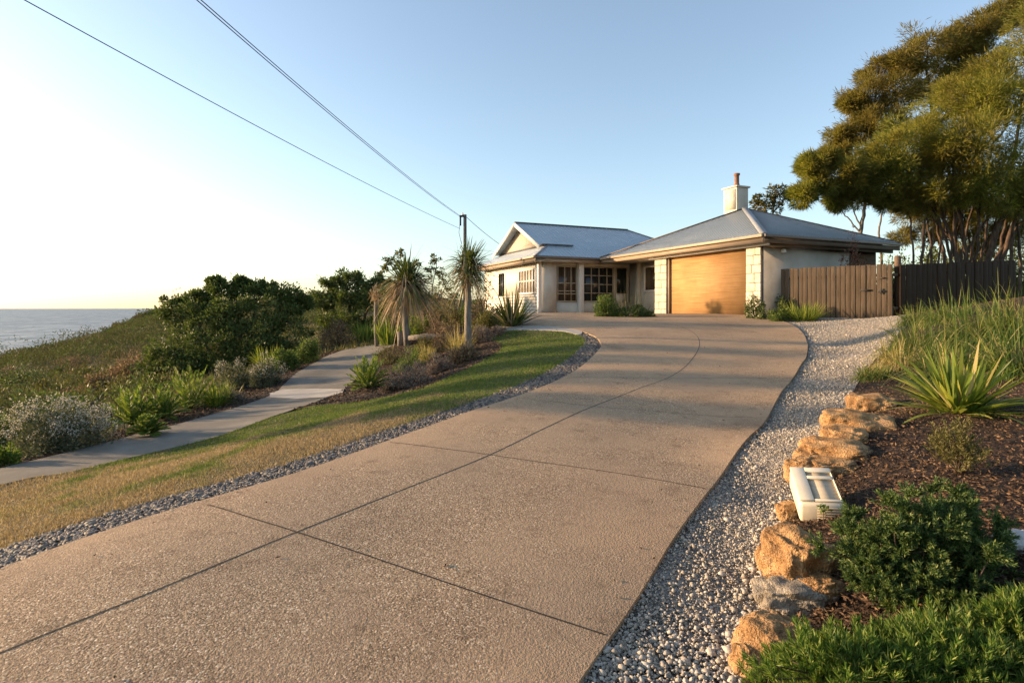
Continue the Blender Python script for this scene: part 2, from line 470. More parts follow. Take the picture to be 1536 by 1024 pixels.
M['edging'] = islands('slate_chip', [(.045, .042, .042), (.11, .10, .098), (.20, .18, .16), (.075, .07, .068), (.29, .24, .18), (.14, .13, .12)], .7)
M['mulch_bed'] = mottled('mulch_ground', [(.018, .011, .007), (.042, .025, .015), (.075, .045, .026)], 9, .95, 1.0, 55, .03, (.3, .7), fine=.5)
M['mulch'] = islands('bark_chip', [(.03, .018, .011), (.075, .042, .023), (.13, .075, .04), (.20, .125, .07), (.05, .03, .018), (.10, .062, .04)], .9)
M['lawn_bed'] = mottled('lawn_soil', [(.045, .05, .018), (.10, .085, .04), (.15, .12, .06)], 2.2, .95, .8, 60, .02, (.3, .7), fine=.4)
def lawn_material():
    m, t, p, o = nt('lawn_blades')
    co = coords(t)
    r = t.nodes.new('ShaderNodeNewGeometry').outputs['Random Per Island']
    green = ramp(t, r, [(0, (.065, .11, .020)), (.5, (.115, .175, .034)), (1, (.20, .225, .065))])
    dry = ramp(t, r, [(0, (.21, .15, .085)), (.5, (.32, .24, .145)), (1, (.43, .34, .225))])
    s = N(t, 'SeparateXYZ'); t.links.new(co, s.inputs[0])
    ma = N(t, 'MapRange'); ma.inputs[1].default_value = 10.5; ma.inputs[2].default_value = 6.0; ma.inputs[3].default_value = -.16; ma.inputs[4].default_value = .10
    t.links.new(s.outputs[1], ma.inputs[0])
    # the lawn is parched on the open slope and stays green in a strip along the stone edging
    mb = N(t, 'Math', operation='ADD'); t.links.new(noise(t, coords(t, 'Object', (1, .6, 1)), 1.25, 6, .68), mb.inputs[0]); t.links.new(ma.outputs[0], mb.inputs[1])
    k = ramp(t, mb.outputs[0], [(.47, (0, 0, 0)), (.60, (1, 1, 1))])
    c = mixc(t, k, green, dry)
    t.links.new(c, p.inputs['Base Color'])
    p.inputs['Roughness'].default_value = .6
    p.inputs['Specular IOR Level'].default_value = .2
    tr = N(t, 'BsdfTranslucent'); t.links.new(mixc(t, 1.0, c, (1.1, 1.1, .7), 'MULTIPLY'), tr.inputs[0])
    mx = N(t, 'MixShader', Fac=.3); t.links.new(p.outputs[0], mx.inputs[1]); t.links.new(tr.outputs[0], mx.inputs[2])
    t.links.new(mx.outputs[0], o.inputs[0])
    return m
M['lawn'] = lawn_material()

# ------------------------------------------------------------------ terrain and sea
def axis(a, b, fine, grow, far0, far1):
    c = list(np.arange(a, b + 1e-6, fine)); s = fine; lo = [a]; hi = [b]
    while lo[-1] > far0: s *= grow; lo.append(lo[-1] - s)
    s = fine
    while hi[-1] < far1: s *= grow; hi.append(hi[-1] + s)
    return np.array(lo[:0:-1] + c + hi[1:])
ax = axis(-16, 14, .3, 1.045, -900, 2500); ay = axis(-7, 26, .3, 1.045, -1500, 3000)
gx, gy = np.meshgrid(ax, ay)
zz = g(gx, gy)
wave = (np.sin(gx * .31 + gy * .17) * np.sin(gy * .23 - gx * .11) + np.sin(gx * .9 + 1.3) * np.sin(gy * .7)) * .5
outside = np.clip((np.hypot((gx + 22) / 1.0, (gy - 30) / 1.0) - 0) * 0 + np.clip((-9.5 - gx) / 6, 0, 1), 0, 1)
zz = zz - .05 + wave * outside * .22
nx, ny = len(ax), len(ay)
i = np.arange(nx - 1)[None] + np.arange(ny - 1)[:, None] * nx
fq = np.stack([i, i + 1, i + nx + 1, i + nx], -1).reshape(-1, 4)
tag(Geo().add(np.stack([gx, gy, zz], -1).reshape(-1, 3), fq).build('ground', M['terrain'], smooth=True), kind='structure')
rr = np.concatenate([[0], np.geomspace(60, 45000, 60)]); aa = np.linspace(0, 2 * np.pi, 97)[:-1]
V = [(0, 0, -31)] + [(r * math.cos(a), r * math.sin(a), -31) for r in rr[1:] for a in aa]
k = np.arange(96); k2 = (k + 1) % 96
fs = np.concatenate([np.stack([1 + j * 96 + k, 1 + (j + 1) * 96 + k, 1 + (j + 1) * 96 + k2, 1 + j * 96 + k2], 1) for j in range(59)])
tag(Geo().add(V, [np.stack([np.zeros(96, int), 1 + k, 1 + k2], 1), fs]).build('sea', M['sea'], smooth=True), kind='structure')

# ------------------------------------------------------------------ driveway, edging, lawn, path, gravel, beds
R_edge = px_line((874, 1022), (910, 964), (1000, 830), (1062, 739), (1122, 662), (1160, 611), (1190, 569), (1206, 543), (1212, 524), (1209, 508), (1194, 491), (1172, 481), (1148, 477), (1120, 475))
L_edge = px_line((0, 860), (150, 805), (300, 757), (450, 712), (590, 662), (700, 622), (800, 588), (866, 556), (897, 528), (901, 518), (893, 507), (868, 497), (830, 491), (785, 489))
BACK_R = [(-.35, 1.1), (-1.0, -.2), (-2.6, -4), (-3.6, -6.8)]
BACK_L = [(-3.1, 2.3), (-3.9, .8), (-5.4, -3), (-6.4, -6.8)]
house_edge = [(8.3, 20.2), (7.0, 22.9), (5.9, 25.4), (6.9, 27.8), (5.5, 29.2), (1.5, 28.0), (1.0, 27.0), (.8, 24.5), (.3, 21.0)]
right = spline(list(reversed([Vector((x, y, 0)) for x, y in BACK_R])) + R_edge)
for _ in range(45): right[1:-1] = right[1:-1] * .5 + (right[:-2] + right[2:]) * .25
left = spline(list(reversed([Vector((x, y, 0)) for x, y in BACK_L])) + L_edge)
drive_poly = np.concatenate([right, np.array(house_edge), left[::-1]])
drive = tag(sheet('driveway', drive_poly, .03, M['drive'], .16, rim=.11), kind='structure')
def strip(line, w, off, name, mat, parent=None):
    L = np.asarray(line); T = np.gradient(L, axis=0); T /= np.linalg.norm(T, axis=1, keepdims=True)
    Nn = np.stack([-T[:, 1], T[:, 0]], 1)
    a, b = L + Nn * w / 2, L - Nn * w / 2
    V = np.concatenate([np.column_stack([q, g(q[:, 0], q[:, 1]) + off]) for q in (a, b)])
    n = len(L); k = np.arange(n - 1)
    return Geo().add(V, np.stack([k, k + 1, k + 1 + n, k + n], 1)).build(name, mat, parent)
joints = [[(-60, 1023), (0, 990), (220, 900), (445, 805), (600, 742), (735, 687), (820, 645), (890, 613), (955, 587), (1005, 568), (1035, 545), (1049, 520), (1043, 503), (1020, 491), (985, 484), (930, 480)],
          [(311, 763), (375, 783), (445, 805), (600, 858), (760, 913), (908, 962)], [(585, 668), (660, 677), (735, 687), (900, 711), (1060, 739)],
          [(905, 537), (980, 534), (1045, 532), (1130, 530), (1210, 527)], [(850, 569), (990, 570), (1100, 570), (1190, 570)], [(775, 600), (880, 612), (1000, 622), (1150, 630)]]
for n_, j in enumerate(joints):
    strip(spline(([at(445, 805) + (at(0, 990) - at(445, 805)) * q for q in (5.5, 4, 2.6, 1.7)] if n_ == 0 else []) + px_line(*(j[1:] if n_ == 0 else j)), .12), .011 if n_ < 3 else .007, .0313, 'joint', M['joint'], drive)
def offset_line(L, d):
    T = np.gradient(L, axis=0); T /= np.linalg.norm(T, axis=1, keepdims=True)
    return L + np.stack([-T[:, 1], T[:, 0]], 1) * d
Lpts = px_line((0, 826), (150, 776), (300, 733), (450, 690), (590, 642), (700, 606), (790, 572), (840, 546), (868, 524), (877, 513), (870, 505), (848, 499), (810, 497), (770, 496))
lawn_edge = spline([Vector((x, y, 0)) for x, y in [(-6.8, -6.8), (-5.8, -3), (-4.3, .8), (-3.45, 2.35)]] + Lpts)
edge_poly = np.concatenate([left + 0, lawn_edge[::-1]])
tag(sheet('edging_bed', edge_poly, .0, M['edging_bed'], .12), kind='structure')
path_near = px_line((0, 729), (100, 711), (200, 687), (330, 655), (420, 622), (470, 605), (515, 585), (535, 568), (556, 548), (566, 532))
path_far = px_line((0, 704), (100, 680), (200, 654), (300, 628), (403, 595), (425, 578), (445, 560), (490, 535), (530, 522), (562, 517))
pn = spline([Vector((-7.6, 1.5, 0)), Vector((-6.9, 4.2, 0))] + path_near + [Vector((-3.6, 19.5, 0)), Vector((-2.4, 22, 0))])
pf = spline([Vector((-8.6, 1.9, 0)), Vector((-7.8, 4.9, 0))] + path_far + [Vector((-4.3, 21.8, 0)), Vector((-3.2, 23.6, 0))])
path = tag(sheet('path', np.concatenate([pn, pf[::-1]]), .02, M['path'], .3, rim=.08), kind='structure')
tag(sheet('path_slab', spline(px_line((405, 597), (488, 597), (516, 585), (424, 585)), 5, True), .026, M['slab'], .3), kind='structure')
bed_edge = px_line((466, 611), (520, 606), (572, 598), (625, 586), (680, 564), (725, 542), (752, 524), (748, 514), (720, 508))
be = spline(bed_edge)
lawn_poly = np.concatenate([lawn_edge, spline(px_line((765, 495), (735, 503), (722, 507)))[:], be[::-1], pn[(pn[:, 1] < be[0][1] - .15)][::-1]])
lawn = tag(sheet('lawn_ground', lawn_poly, .004, M['lawn_bed'], .25), kind='structure')
centre_bed = np.concatenate([be, [(-1.6, 19), (-2.2, 21.5)], pn[(pn[:, 1] > be[0][1] + .1) & (pn[:, 1] < 21)][::-1]])
tag(sheet('garden_bed', centre_bed, .012, M['mulch_bed'], .2, wob=lambda P: .02 * np.sin(P[:, 0] * 7) * np.sin(P[:, 1] * 6)), kind='structure')
o_ = offset_line(pf, 1.35)
left_bed = np.concatenate([pf[2:-6], (o_ + .12 * np.sin(np.arange(len(o_)) * .4)[:, None])[2:-6][::-1]])
tag(sheet('garden_bed', left_bed, .0, M['mulch_bed'], .25, wob=lambda P: .02 * np.sin(P[:, 0] * 5)), kind='structure')
apron = spline(px_line((783, 489), (832, 491), (870, 497), (868, 503), (846, 498), (808, 496), (768, 496), (735, 503), (710, 509), (700, 506), (730, 496), (760, 490)), .15, True)
tag(sheet('paving', apron, .028, M['slab'], .25, rim=.06), kind='structure')
rock_line = px_line((1118, 1024), (1135, 950), (1165, 860), (1180, 790), (1200, 720), (1250, 650), (1275, 605), (1288, 572), (1325, 530), (1348, 500), (1365, 482))
rl = spline([Vector((.75, .9, 0)), Vector((.2, -.6, 0)), Vector((-1.4, -4.6, 0)), Vector((-2, -6.8, 0))][::-1] + rock_line + [Vector((11.9, 17.2, 0))])
gr_r = spline([Vector((x, y, 0)) for x, y in BACK_R][::-1] + R_edge[:-1])
gravel_poly = np.concatenate([gr_r, np.array([(8.9, 19.0), (9.3, 19.75), (11.8, 17.5)]), rl[::-1]])
tag(sheet('gravel_ground', gravel_poly, -.012, M['gravel_bed'], .2, wob=lambda P: .012 * np.sin(P[:, 0] * 6 + P[:, 1] * 3)), kind='structure')
rb = np.concatenate([rl, [(12.2, 17.0), (13.5, 15.5), (11.5, 9), (9, 4), (7, 0), (4, -6.8)]])
tag(sheet('garden_bed', rb, .0, M['mulch_bed'], .2, wob=lambda P: .018 * np.sin(P[:, 0] * 7 + .5) * np.sin(P[:, 1] * 8)), kind='structure')

# loose gravel, edging chips, bark and grass
def scatter(poly, dens, far=None):
    """random points in an outline; dens per square metre as a function of distance from the viewer"""
    poly = np.asarray(poly); lo, hi = poly.min(0), poly.max(0)
    mx = dens(2.0)
    n = int(mx * (hi[0] - lo[0]) * (hi[1] - lo[1]))
    out = []
    for s in range(0, n, 400000):
        Q = rng.uniform(lo, hi, (min(400000, n - s), 2))
        d = np.hypot(Q[:, 0], Q[:, 1])
        Q = Q[(rng.uniform(0, 1, len(Q)) < dens(d) / mx) & (Q[:, 1] > .4)]
        out.append(Q[inside(Q, poly)])
    return np.concatenate(out)
def drop(Q, off=0.0): return np.column_stack([Q, g(Q[:, 0], Q[:, 1]) + off])
Q = scatter(gravel_poly, lambda d: 9500 / np.maximum(d / 2.5, 1) ** 1.65)
d = np.hypot(Q[:, 0], Q[:, 1])
S = np.exp(rng.normal(np.log(.0052), .42, len(Q))) * np.interp(d, [2, 3.2, 6, 14], [1.5, .95, 1.05, 1.6])
tag(stones(Geo(), drop(Q, 0) + np.column_stack([Q * 0, rng.uniform(-.004, .014, len(Q))]), S).build('gravel', M['gravel']), kind='stuff')
# a few larger river stones lie against the boulders
rl_v = rl[(rl[:, 1] > 1.8) & (rl[:, 1] < 4.2)]
Q = rl_v[rng.integers(0, len(rl_v), 170)] + np.column_stack([-np.abs(rng.normal(.10, .09, 170)), rng.normal(0, .05, 170)])
tag(stones(Geo(), drop(Q, .005), rng.uniform(.011, .025, 170), .7, .12).build('river_stones', M['gravel'], smooth=True), kind='stuff')
Q = scatter(edge_poly, lambda d: 5600 / np.maximum(d / 4.0, 1) ** 1.45)
d = np.hypot(Q[:, 0], Q[:, 1])
tag(stones(Geo(), drop(Q, .006), np.exp(rng.normal(np.log(.0112), .35, len(Q))) * np.interp(d, [3, 6, 14], [1, 1.1, 1.6]), .42).build('edging_stones', M['edging']), kind='stuff')
def chips(poly, dens, name, size):
    Q = scatter(poly, dens); n = len(Q)
    G = Geo(); D = rng.normal(size=(n, 3)) * (1, 1, .35)
    leaves(G, drop(Q, .012) + np.column_stack([Q * 0, rng.uniform(-.006, .016, n)]), D, rng.uniform(.6, 1.6, n) * size, rng.uniform(.25, .6, n) * size, .1)
    tag(G.build(name, M['mulch']), kind='stuff')
Q = np.concatenate([scatter(drive_poly, lambda d: 2.2 + 0 * d), (L_ := left[(left[:, 1] > 2.6)])[rng.integers(0, len(L_), 60)] + rng.normal(size=(60, 2)) * (.10, .06) + (.12, -.06), (R_ := right[(right[:, 1] > 2.4)])[rng.integers(0, len(R_), 60)] + rng.normal(size=(60, 2)) * (.08, .06) - (.10, 0)])
n = len(Q); D = rng.normal(size=(n, 3)) * (1, 1, .12)
tag(leaves(Geo(), drop(Q, .037), D, rng.uniform(.012, .045, n), rng.uniform(.005, .014, n), .25).build('fallen_leaves', M['mulch']), kind='stuff')
chips(rb, lambda d: 5600 / np.maximum(d / 3, 1) ** 1.7, 'bark_mulch', .023)
chips(centre_bed, lambda d: 420 + 0 * d, 'bark_mulch', .05)
chips(left_bed, lambda d: 420 + 0 * d, 'bark_mulch', .05)
Q = scatter(lawn_poly, lambda d: 9500 / np.maximum(d / 4.0, 1) ** 1.15)
n = len(Q); d = np.hypot(Q[:, 0], Q[:, 1])
cl = np.sin(Q[:, 0] * 3.1 + np.sin(Q[:, 1] * 2.3)) * np.sin(Q[:, 1] * 2.7 + np.sin(Q[:, 0] * 1.9))
lawn_D = rng.normal(size=(n, 3)) * .75 + (0, 0, 1.0); lawn_D[:, 2] = np.abs(lawn_D[:, 2])
tag(leaves(Geo(), drop(Q, .0), lawn_D, rng.uniform(.018, .042, n) * (1 + .35 * cl) * np.where(rng.random(n) < .04, 1.7, 1) * np.interp(d, [4, 15], [1, 1.2]), np.interp(d, [3, 15], [.004, .010]) * rng.uniform(.7, 1.3, n)).build('lawn', M['lawn']), kind='stuff')
# ragged longer grass along the outline of the lawn
bl = np.concatenate([lawn_edge[lawn_edge[:, 1] > 2], be, pn[(pn[:, 1] > 5) & (pn[:, 1] < be[0][1])]])
Q = np.repeat(bl, 34, 0) + rng.normal(size=(len(bl) * 34, 2)) * .035; n = len(Q)
tag(blades(Geo(), drop(Q, 0), rng.normal(size=(n, 3)) * .5 + (0, 0, 1), rng.uniform(.03, .075, n), .006, .4, 2).build('lawn_fringe', M['lawn']), kind='stuff')
# ------------------------------------------------------------------ house
def wood_material(name, cols, scale=(1, 1, 1), rough=.45, bs=.15):
    m, t, p, o = nt(name)
    co = coords(t, 'Object', scale)
    w = noise(t, co, 2.2, 8, .62, .4)
    n = len(cols)
    c = ramp(t, w, [(.28 + .44 * i / (n - 1), k) for i, k in enumerate(cols)])
    c = mixc(t, 1.0, c, ramp(t, noise(t, coords(t), 1.2, 4), [(.3, (.82, .8, .78)), (.7, (1.05,) * 3)]), 'MULTIPLY')
    t.links.new(c, p.inputs['Base Color'])
    p.inputs['Roughness'].default_value = rough
    p.inputs['Specular IOR Level'].default_value = .12 if rough > .6 else .35
    bump(t, p, w, bs, .01)
    return m
def glass_material(name, tint, rough=.04):
    m, t, p, o = nt(name)
    c = ramp(t, noise(t, coords(t, 'Object', (7, 7, .25)), 1.0, 3), [(.35, tuple(k * .35 for k in tint)), (.65, tint)])
    t.links.new(c, p.inputs['Base Color'])
    p.inputs['Roughness'].default_value = rough
    p.inputs['IOR'].default_value = 1.5
    return m
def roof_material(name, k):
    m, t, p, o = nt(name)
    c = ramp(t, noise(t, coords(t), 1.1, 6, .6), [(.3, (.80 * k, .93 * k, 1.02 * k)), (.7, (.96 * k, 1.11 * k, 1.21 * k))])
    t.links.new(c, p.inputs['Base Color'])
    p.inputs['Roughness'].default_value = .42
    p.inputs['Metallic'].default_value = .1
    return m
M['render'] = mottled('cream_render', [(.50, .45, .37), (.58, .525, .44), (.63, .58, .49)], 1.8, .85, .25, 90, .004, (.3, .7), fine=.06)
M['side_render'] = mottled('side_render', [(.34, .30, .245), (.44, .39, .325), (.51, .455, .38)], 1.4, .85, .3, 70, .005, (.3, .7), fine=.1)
M['weatherboard'] = mottled('weatherboard_paint', [(.62, .57, .49), (.70, .65, .57)], 2, .6, .1, 60, .004)
M['trim'] = mottled('white_trim', [(.66, .62, .55), (.74, .70, .63)], 3, .5, .05, 60, .002)
M['fascia'] = mottled('fascia_paint', [(.30, .225, .155), (.36, .275, .19)], 2, .5, .08, 50, .003)
M['gutter'] = mottled('gutter_paint', [(.13, .10, .08), (.17, .135, .11)], 3, .4, .05)
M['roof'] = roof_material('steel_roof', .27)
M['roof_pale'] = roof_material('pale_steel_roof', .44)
M['ridge'] = mottled('ridge_metal', [(.26, .27, .29), (.32, .33, .35)], 3, .45, .05)
M['ridge_dark'] = mottled('ridge_dark', [(.05, .05, .055), (.08, .08, .085)], 3, .5, .05)
M['stone'] = mottled('limestone', [(.44, .39, .30), (.54, .49, .39), (.62, .57, .47)], 4, .85, .7, 45, .012, (.3, .7), fine=.2)
M['mortar'] = mottled('dark_mortar', [(.07, .06, .05), (.16, .14, .12)], 9, .95, .3)
M['gable'] = mottled('gable_shingle', [(.34, .27, .20), (.46, .38, .29), (.52, .44, .35)], 14, .85, .4, 40, .01)
M['door'] = wood_material('oiled_timber', [(.235, .125, .048), (.33, .187, .078), (.42, .255, .112), (.32, .178, .073)], (22, .3, 22), .75, .02)
M['glass'] = glass_material('window_glass', (.030, .034, .034))
M['glass_warm'] = glass_material('window_glass_warm', (.11, .075, .045))
M['glass_green'] = glass_material('window_glass_green', (.028, .036, .030))
M['glass_pale'] = glass_material('window_glass_blind', (.42, .36, .27))
M['frame_tan'] = mottled('tan_frame', [(.38, .30, .20), (.46, .37, .26)], 4, .5, .05)
M['terracotta'] = mottled('terracotta', [(.20, .10, .06), (.28, .15, .09)], 6, .8, .3)
M['black_metal'] = mottled('black_iron', [(.012, .011, .01), (.03, .027, .024)], 8, .5, .1)
M['soffit'] = mottled('soffit_paint', [(.50, .45, .38), (.56, .51, .43)], 2, .8, .05)
M['dark_step'] = mottled('dark_step', [(.05, .04, .032), (.09, .07, .055)], 5, .8, .2)
M['cladding'] = wood_material('brown_cladding', [(.07, .042, .025), (.12, .075, .045), (.16, .105, .065)], (.6, 9, 9), .7)
ANG = math.atan2(.4, .917)
FLOOR = -.265
house = thing('house', (8.4, 19.0, FLOOR), 'single-storey cream beach house with grey hipped metal roof and timber garage door', 'house', rz=ANG)
E = 2.755                                     # height of the roof edge above the floor
# walls: local x runs along the garage's side wall, local y along its front
def wall(name, x0, x1, y0, y1, z0, z1, m): return Geo().box(x0, x1, y0, y1, z0, z1).build(name, M[m], house)
wall('wall', .62, .82, 5.55, 6.43, -.3, 2.5, 'render')                                   # left of the garage door
wall('wall', .62, .82, 1.235, 5.55, 2.46, 2.60, 'render')                                 # lintel
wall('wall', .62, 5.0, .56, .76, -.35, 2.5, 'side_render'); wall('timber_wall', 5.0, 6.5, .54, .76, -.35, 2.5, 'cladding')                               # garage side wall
wall('wall', .82, 2.2, 6.23, 6.43, -.3, 2.5, 'render')
wall('wall', 2.2, 2.4, 6.43, 10.7, -.3, 2.6, 'render')                                   # porch wall
wall('wall', -2.94, -2.13, 10.68, 10.9, -.3, 2.6, 'render')                              # wing corner
wall('wall', -2.13, 2.2, 10.76, 10.9, -.3, .58, 'render')
wall('wall', -2.13, 2.2, 10.76, 10.9, 2.36, 2.6, 'render')
wall('wall', 1.24, 1.40, 10.76, 10.9, .58, 2.36, 'render'); wall('wall', 2.08, 2.2, 10.76, 10.9, .58, 2.36, 'render')
wall('wall', 1.40, 2.08, 10.76, 10.9, .58, 1.0, 'render')
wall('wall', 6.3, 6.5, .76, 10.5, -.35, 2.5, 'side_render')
wall('wall', -2.9, 6.6, 18.0, 18.2, -.5, 2.6, 'render'); wall('wall', 6.4, 6.6, 10.5, 18.0, -.4, 2.6, 'render')
g_ = Geo()                                                                               # weatherboards on the sunny side of the wing
for k_ in range(7):
    z = -.37 + k_ * .17
    g_.hexa([(-3.068, 10.80, z), (-3.0, 10.80, z), (-3.0, 18.1, z), (-3.068, 18.1, z)], [(-3.06, 10.80, z + .168), (-3.0, 10.80, z + .168), (-3.0, 18.1, z + .168), (-3.06, 18.1, z + .168)])
g_.build('weatherboard_wall', M['weatherboard'], house)
wall('wall', -3.06, -2.96, 10.80, 18.1, .92, 2.6, 'weatherboard')
Geo().box(-3.13, -2.95, 10.66, 10.80, -.3, 2.6).build('corner_post', M['trim'], house, bevel=.006)
Geo().box(-3.12, -3.07, 10.81, 18.0, .82, .92).build('sill_board', M['trim'], house)
Geo().box(-.93, -.66, 10.5, 10.74, -.1, 2.5).build('post', M['trim'], house, bevel=.01)
Geo().box(-2.12, 2.19, 10.42, 10.75, -.3, -.0).build('step', M['dark_step'], house, bevel=.01)
# stone quoins either side of the garage door
def quoin(y0, y1):
    z = -.12; k = 0; blk = Geo()
    while z < 2.5:
        h = min(.30 if k % 2 else .335, 2.52 - z)
        s = y0 + (y1 - y0) * ((.42, .62, .5, .36)[k % 4]) if y1 - y0 > .6 or k % 3 else None
        cuts = [y0] + ([s] if s else []) + [y1]
        for a, b in zip(cuts[:-1], cuts[1:]):
            q = random.Random(k * 7 + int(a * 100))
            blk.box(.50 - q.uniform(0, .018), .66, a + .008, b - .008, z + .007, z + h - .007)
        z += h; k += 1
    p_ = Geo().box(.53, .80, y0 + .003, y1 - .003, -.2, 2.5).build('pillar', M['mortar'], house)
    blk.build('stone_blocks', M['stone'], p_, bevel=.012)
quoin(.57, 1.235); quoin(5.62, 6.41)
# garage door
fr = Geo(); fr.box(.56, .7, 5.53, 5.615, -.2, 2.46); fr.box(.60, .68, 1.24, 5.53, 2.40, 2.455)
fr.build('door_frame', M['fascia'], house)
gd = Geo()
gd.box(.66, .70, 1.24, 5.528, -.1, 2.398)
gd.build('garage_door', M['door'], house)
# windows
def window(axis_, plane, a0, a1, z0, z1, fmat, gmat, cols, rows, depth=.07, fw=.055, mw=.022, sgn=-1, label=None):
    """axis_ 'y': the window lies in the plane x = plane and spans y; axis_ 'x': in the plane y = plane and spans x"""
    def bx(G, a, b, z_, z2, d0, d1):
        if axis_ == 'y': G.box(plane + sgn * d1, plane + sgn * d0, a, b, z_, z2) if sgn < 0 else G.box(plane + d0, plane + d1, a, b, z_, z2)
        else: G.box(a, b, plane + sgn * d1, plane + sgn * d0, z_, z2) if sgn < 0 else G.box(a, b, plane + d0, plane + d1, z_, z2)
    f = Geo()
    bx(f, a0, a1, z0, z0 + fw, 0, depth); bx(f, a0, a1, z1 - fw, z1, 0, depth)
    bx(f, a0, a0 + fw, z0 + fw, z1 - fw, 0, depth); bx(f, a1 - fw, a1, z0 + fw, z1 - fw, 0, depth)
    for c in cols: bx(f, a0 + (a1 - a0) * c - mw, a0 + (a1 - a0) * c + mw, z0 + fw, z1 - fw, .012, depth - .012)
    for r in rows:
        xs = [a0 + fw] + [a0 + (a1 - a0) * c for c in cols] + [a1 - fw]
        for q, w in zip(xs[:-1], xs[1:]): bx(f, q + (mw if q > a0 + fw else 0), w - (mw if w < a1 - fw else 0), z0 + (z1 - z0) * r - mw, z0 + (z1 - z0) * r + mw, .014, depth - .014)
    w_ = f.build('window', M[fmat], house)
    pn_ = Geo(); bx(pn_, a0 + fw, a1 - fw, z0 + fw, z1 - fw, .016, .026)
    pn_.build('pane', M[gmat], w_)
    if label: w_['label'] = label
    return w_
window('x', 10.80, -2.13, -.93, .58, 2.36, 'frame_tan', 'glass_warm', (.10, .42, .72), (.22, .30, .52), .08, label='tan paned window left of the white porch post')
window('x', 10.80, -.66, 1.24, .58, 2.36, 'frame_tan', 'glass', (.06, .30, .54, .79), (.25, .5, .75), .08, label='wide dark grid window right of the white porch post')
window('x', 10.80, 1.40, 2.08, 1.0, 2.36, 'frame_tan', 'glass_green', (), (), .08, .03, label='plain dark window in the porch corner')
w_ = window('y', 2.2, 8.25, 9.42, 1.05, 2.38, 'trim', 'glass_warm', (), (), .07, .11, label='white framed window beside the stone pillar')
Geo().box(2.08, 2.2, 9.72, 9.95, -.1, 2.55).build('stone_strip', M['stone'], house, bevel=.01)
window('y', -3.06, 10.95, 13.0, .96, 2.24, 'trim', 'glass_pale', (.17, .34, .5, .66, .83), (.52,), .09, .09, .026, label='white sash window on the sunlit weatherboard wall')
window('y', -3.06, 15.1, 15.75, .9, 2.2, 'black_metal', 'glass', (.5,), (.5,), .07)
# roofs
def rib_plane(G, e0, e1, top, spacing, h=.022, w=.035):
    """ribs running up a roof plane; top(s) gives the upper end of the rib that starts at fraction s of the eave"""
    e0 = Vector(e0); e1 = Vector(e1); L = (e1 - e0).length; n = int(L / spacing)
    for k_ in range(1, n):
        s = k_ / n; a = e0.lerp(e1, s); b = Vector(top(s))
        if (b - a).length < .15: continue
        along = (e1 - e0).normalized() * w / 2; nrm = (e1 - e0).cross(b - a).normalized()
        if nrm.z < 0: nrm = -nrm
        G.hexa([a - along, a + along, b + along, b - along], [a - along * .55 + nrm * h, a + along * .55 + nrm * h, b + along * .55 + nrm * h, b - along * .55 + nrm * h])
def clip_tri(e0, e1, apex):
    e0, e1, apex = Vector(e0), Vector(e1), Vector(apex)
    d = (e1 - e0); sa = (apex - e0).dot(d) / d.length_squared
    foot = e0 + d * sa; up = apex - foot
    return lambda s: tuple(e0 + d * s + up * (s / sa if s < sa else (1 - s) / (1 - sa)))
A = (3.5, 4.2, 4.5); c00, c10, c11, c01 = (0, 0, E), (7.1, 0, E), (7.1, 10.07, E), (0, 10.07, E)
G = Geo()
G.face(c01, c00, A); G.face(c00, c10, A); G.face(c10, c11, A); G.face(c11, c01, A)
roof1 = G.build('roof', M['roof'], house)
G = Geo()
rib_plane(G, c00, c01, clip_tri(c00, c01, A), .19, .014); rib_plane(G, c00, c10, clip_tri(c00, c10, A), .19)
G.build('roof_ribs', M['roof'], roof1)
def cap(G, a, b, w=.2, lift=.02):
    G.bar(Vector(a) + Vector((0, 0, lift)), Vector(b) + Vector((0, 0, lift)), w, .045)
G = Geo(); cap(G, c00, A, .24); G.build('ridge_cap', M['ridge'], roof1)
G = Geo(); cap(G, A, c10, .12); G.build('ridge_cap', M['gutter'], roof1); G = Geo(); cap(G, A, c01, .12); G.build('ridge_cap', M['gutter'], roof1)
# fascia and gutter of the garage roof, with the soffit behind
M['fascia_shaded'] = mottled('shaded_fascia', [(.11, .08, .056), (.15, .11, .08)], 2, .6, .08, 50, .003, spec=.15)  # fascia of the side away from the sun, its shade put into the colour
def eave(a, b, out, z=E, fm='fascia'):
    """gutter and fascia along an eave from a to b, out = outward unit vector in plan"""
    a = Vector((*a, z)); b = Vector((*b, z)); o = Vector((*out, 0))
    Geo().bar(a + o * .05 + Vector((0, 0, -.062)), b + o * .05 + Vector((0, 0, -.062)), .11, .10).build('gutter', M['gutter'] if out[1] < 0 else M['fascia'], house, bevel=.012)
    Geo().bar(a - o * .02 + Vector((0, 0, -.20)), b - o * .02 + Vector((0, 0, -.20)), .03, .17).build('fascia', M[fm], house)
eave((0, -.02), (0, 10.05), (-1, 0)); eave((-.02, 0), (7.1, 0), (0, -1), fm='fascia_shaded')
Geo().box(.05, .61, .05, 10.6, 2.50, 2.53).box(.61, 2.2, 6.45, 10.6, 2.53, 2.56).build('soffit', M['soffit'], house)
Geo().box(.61, 7.0, .05, .55, 2.50, 2.53).build('soffit', M['soffit'], house)
Geo().box(.30, .40, .10, 6.6, 2.40, 2.497).build('eave_beam', M['trim'], house)
Geo().box(.42, 7.0, .20, .30, 2.38, 2.497).build('eave_beam', M['fascia_shaded'], house)
Geo().lathe([(.0, -.16), (.10, -.15), (.085, -.03), (.05, 0)], (1.5, .50, 2.36), 14).build('wall_light', M['trim'], house, smooth=True)
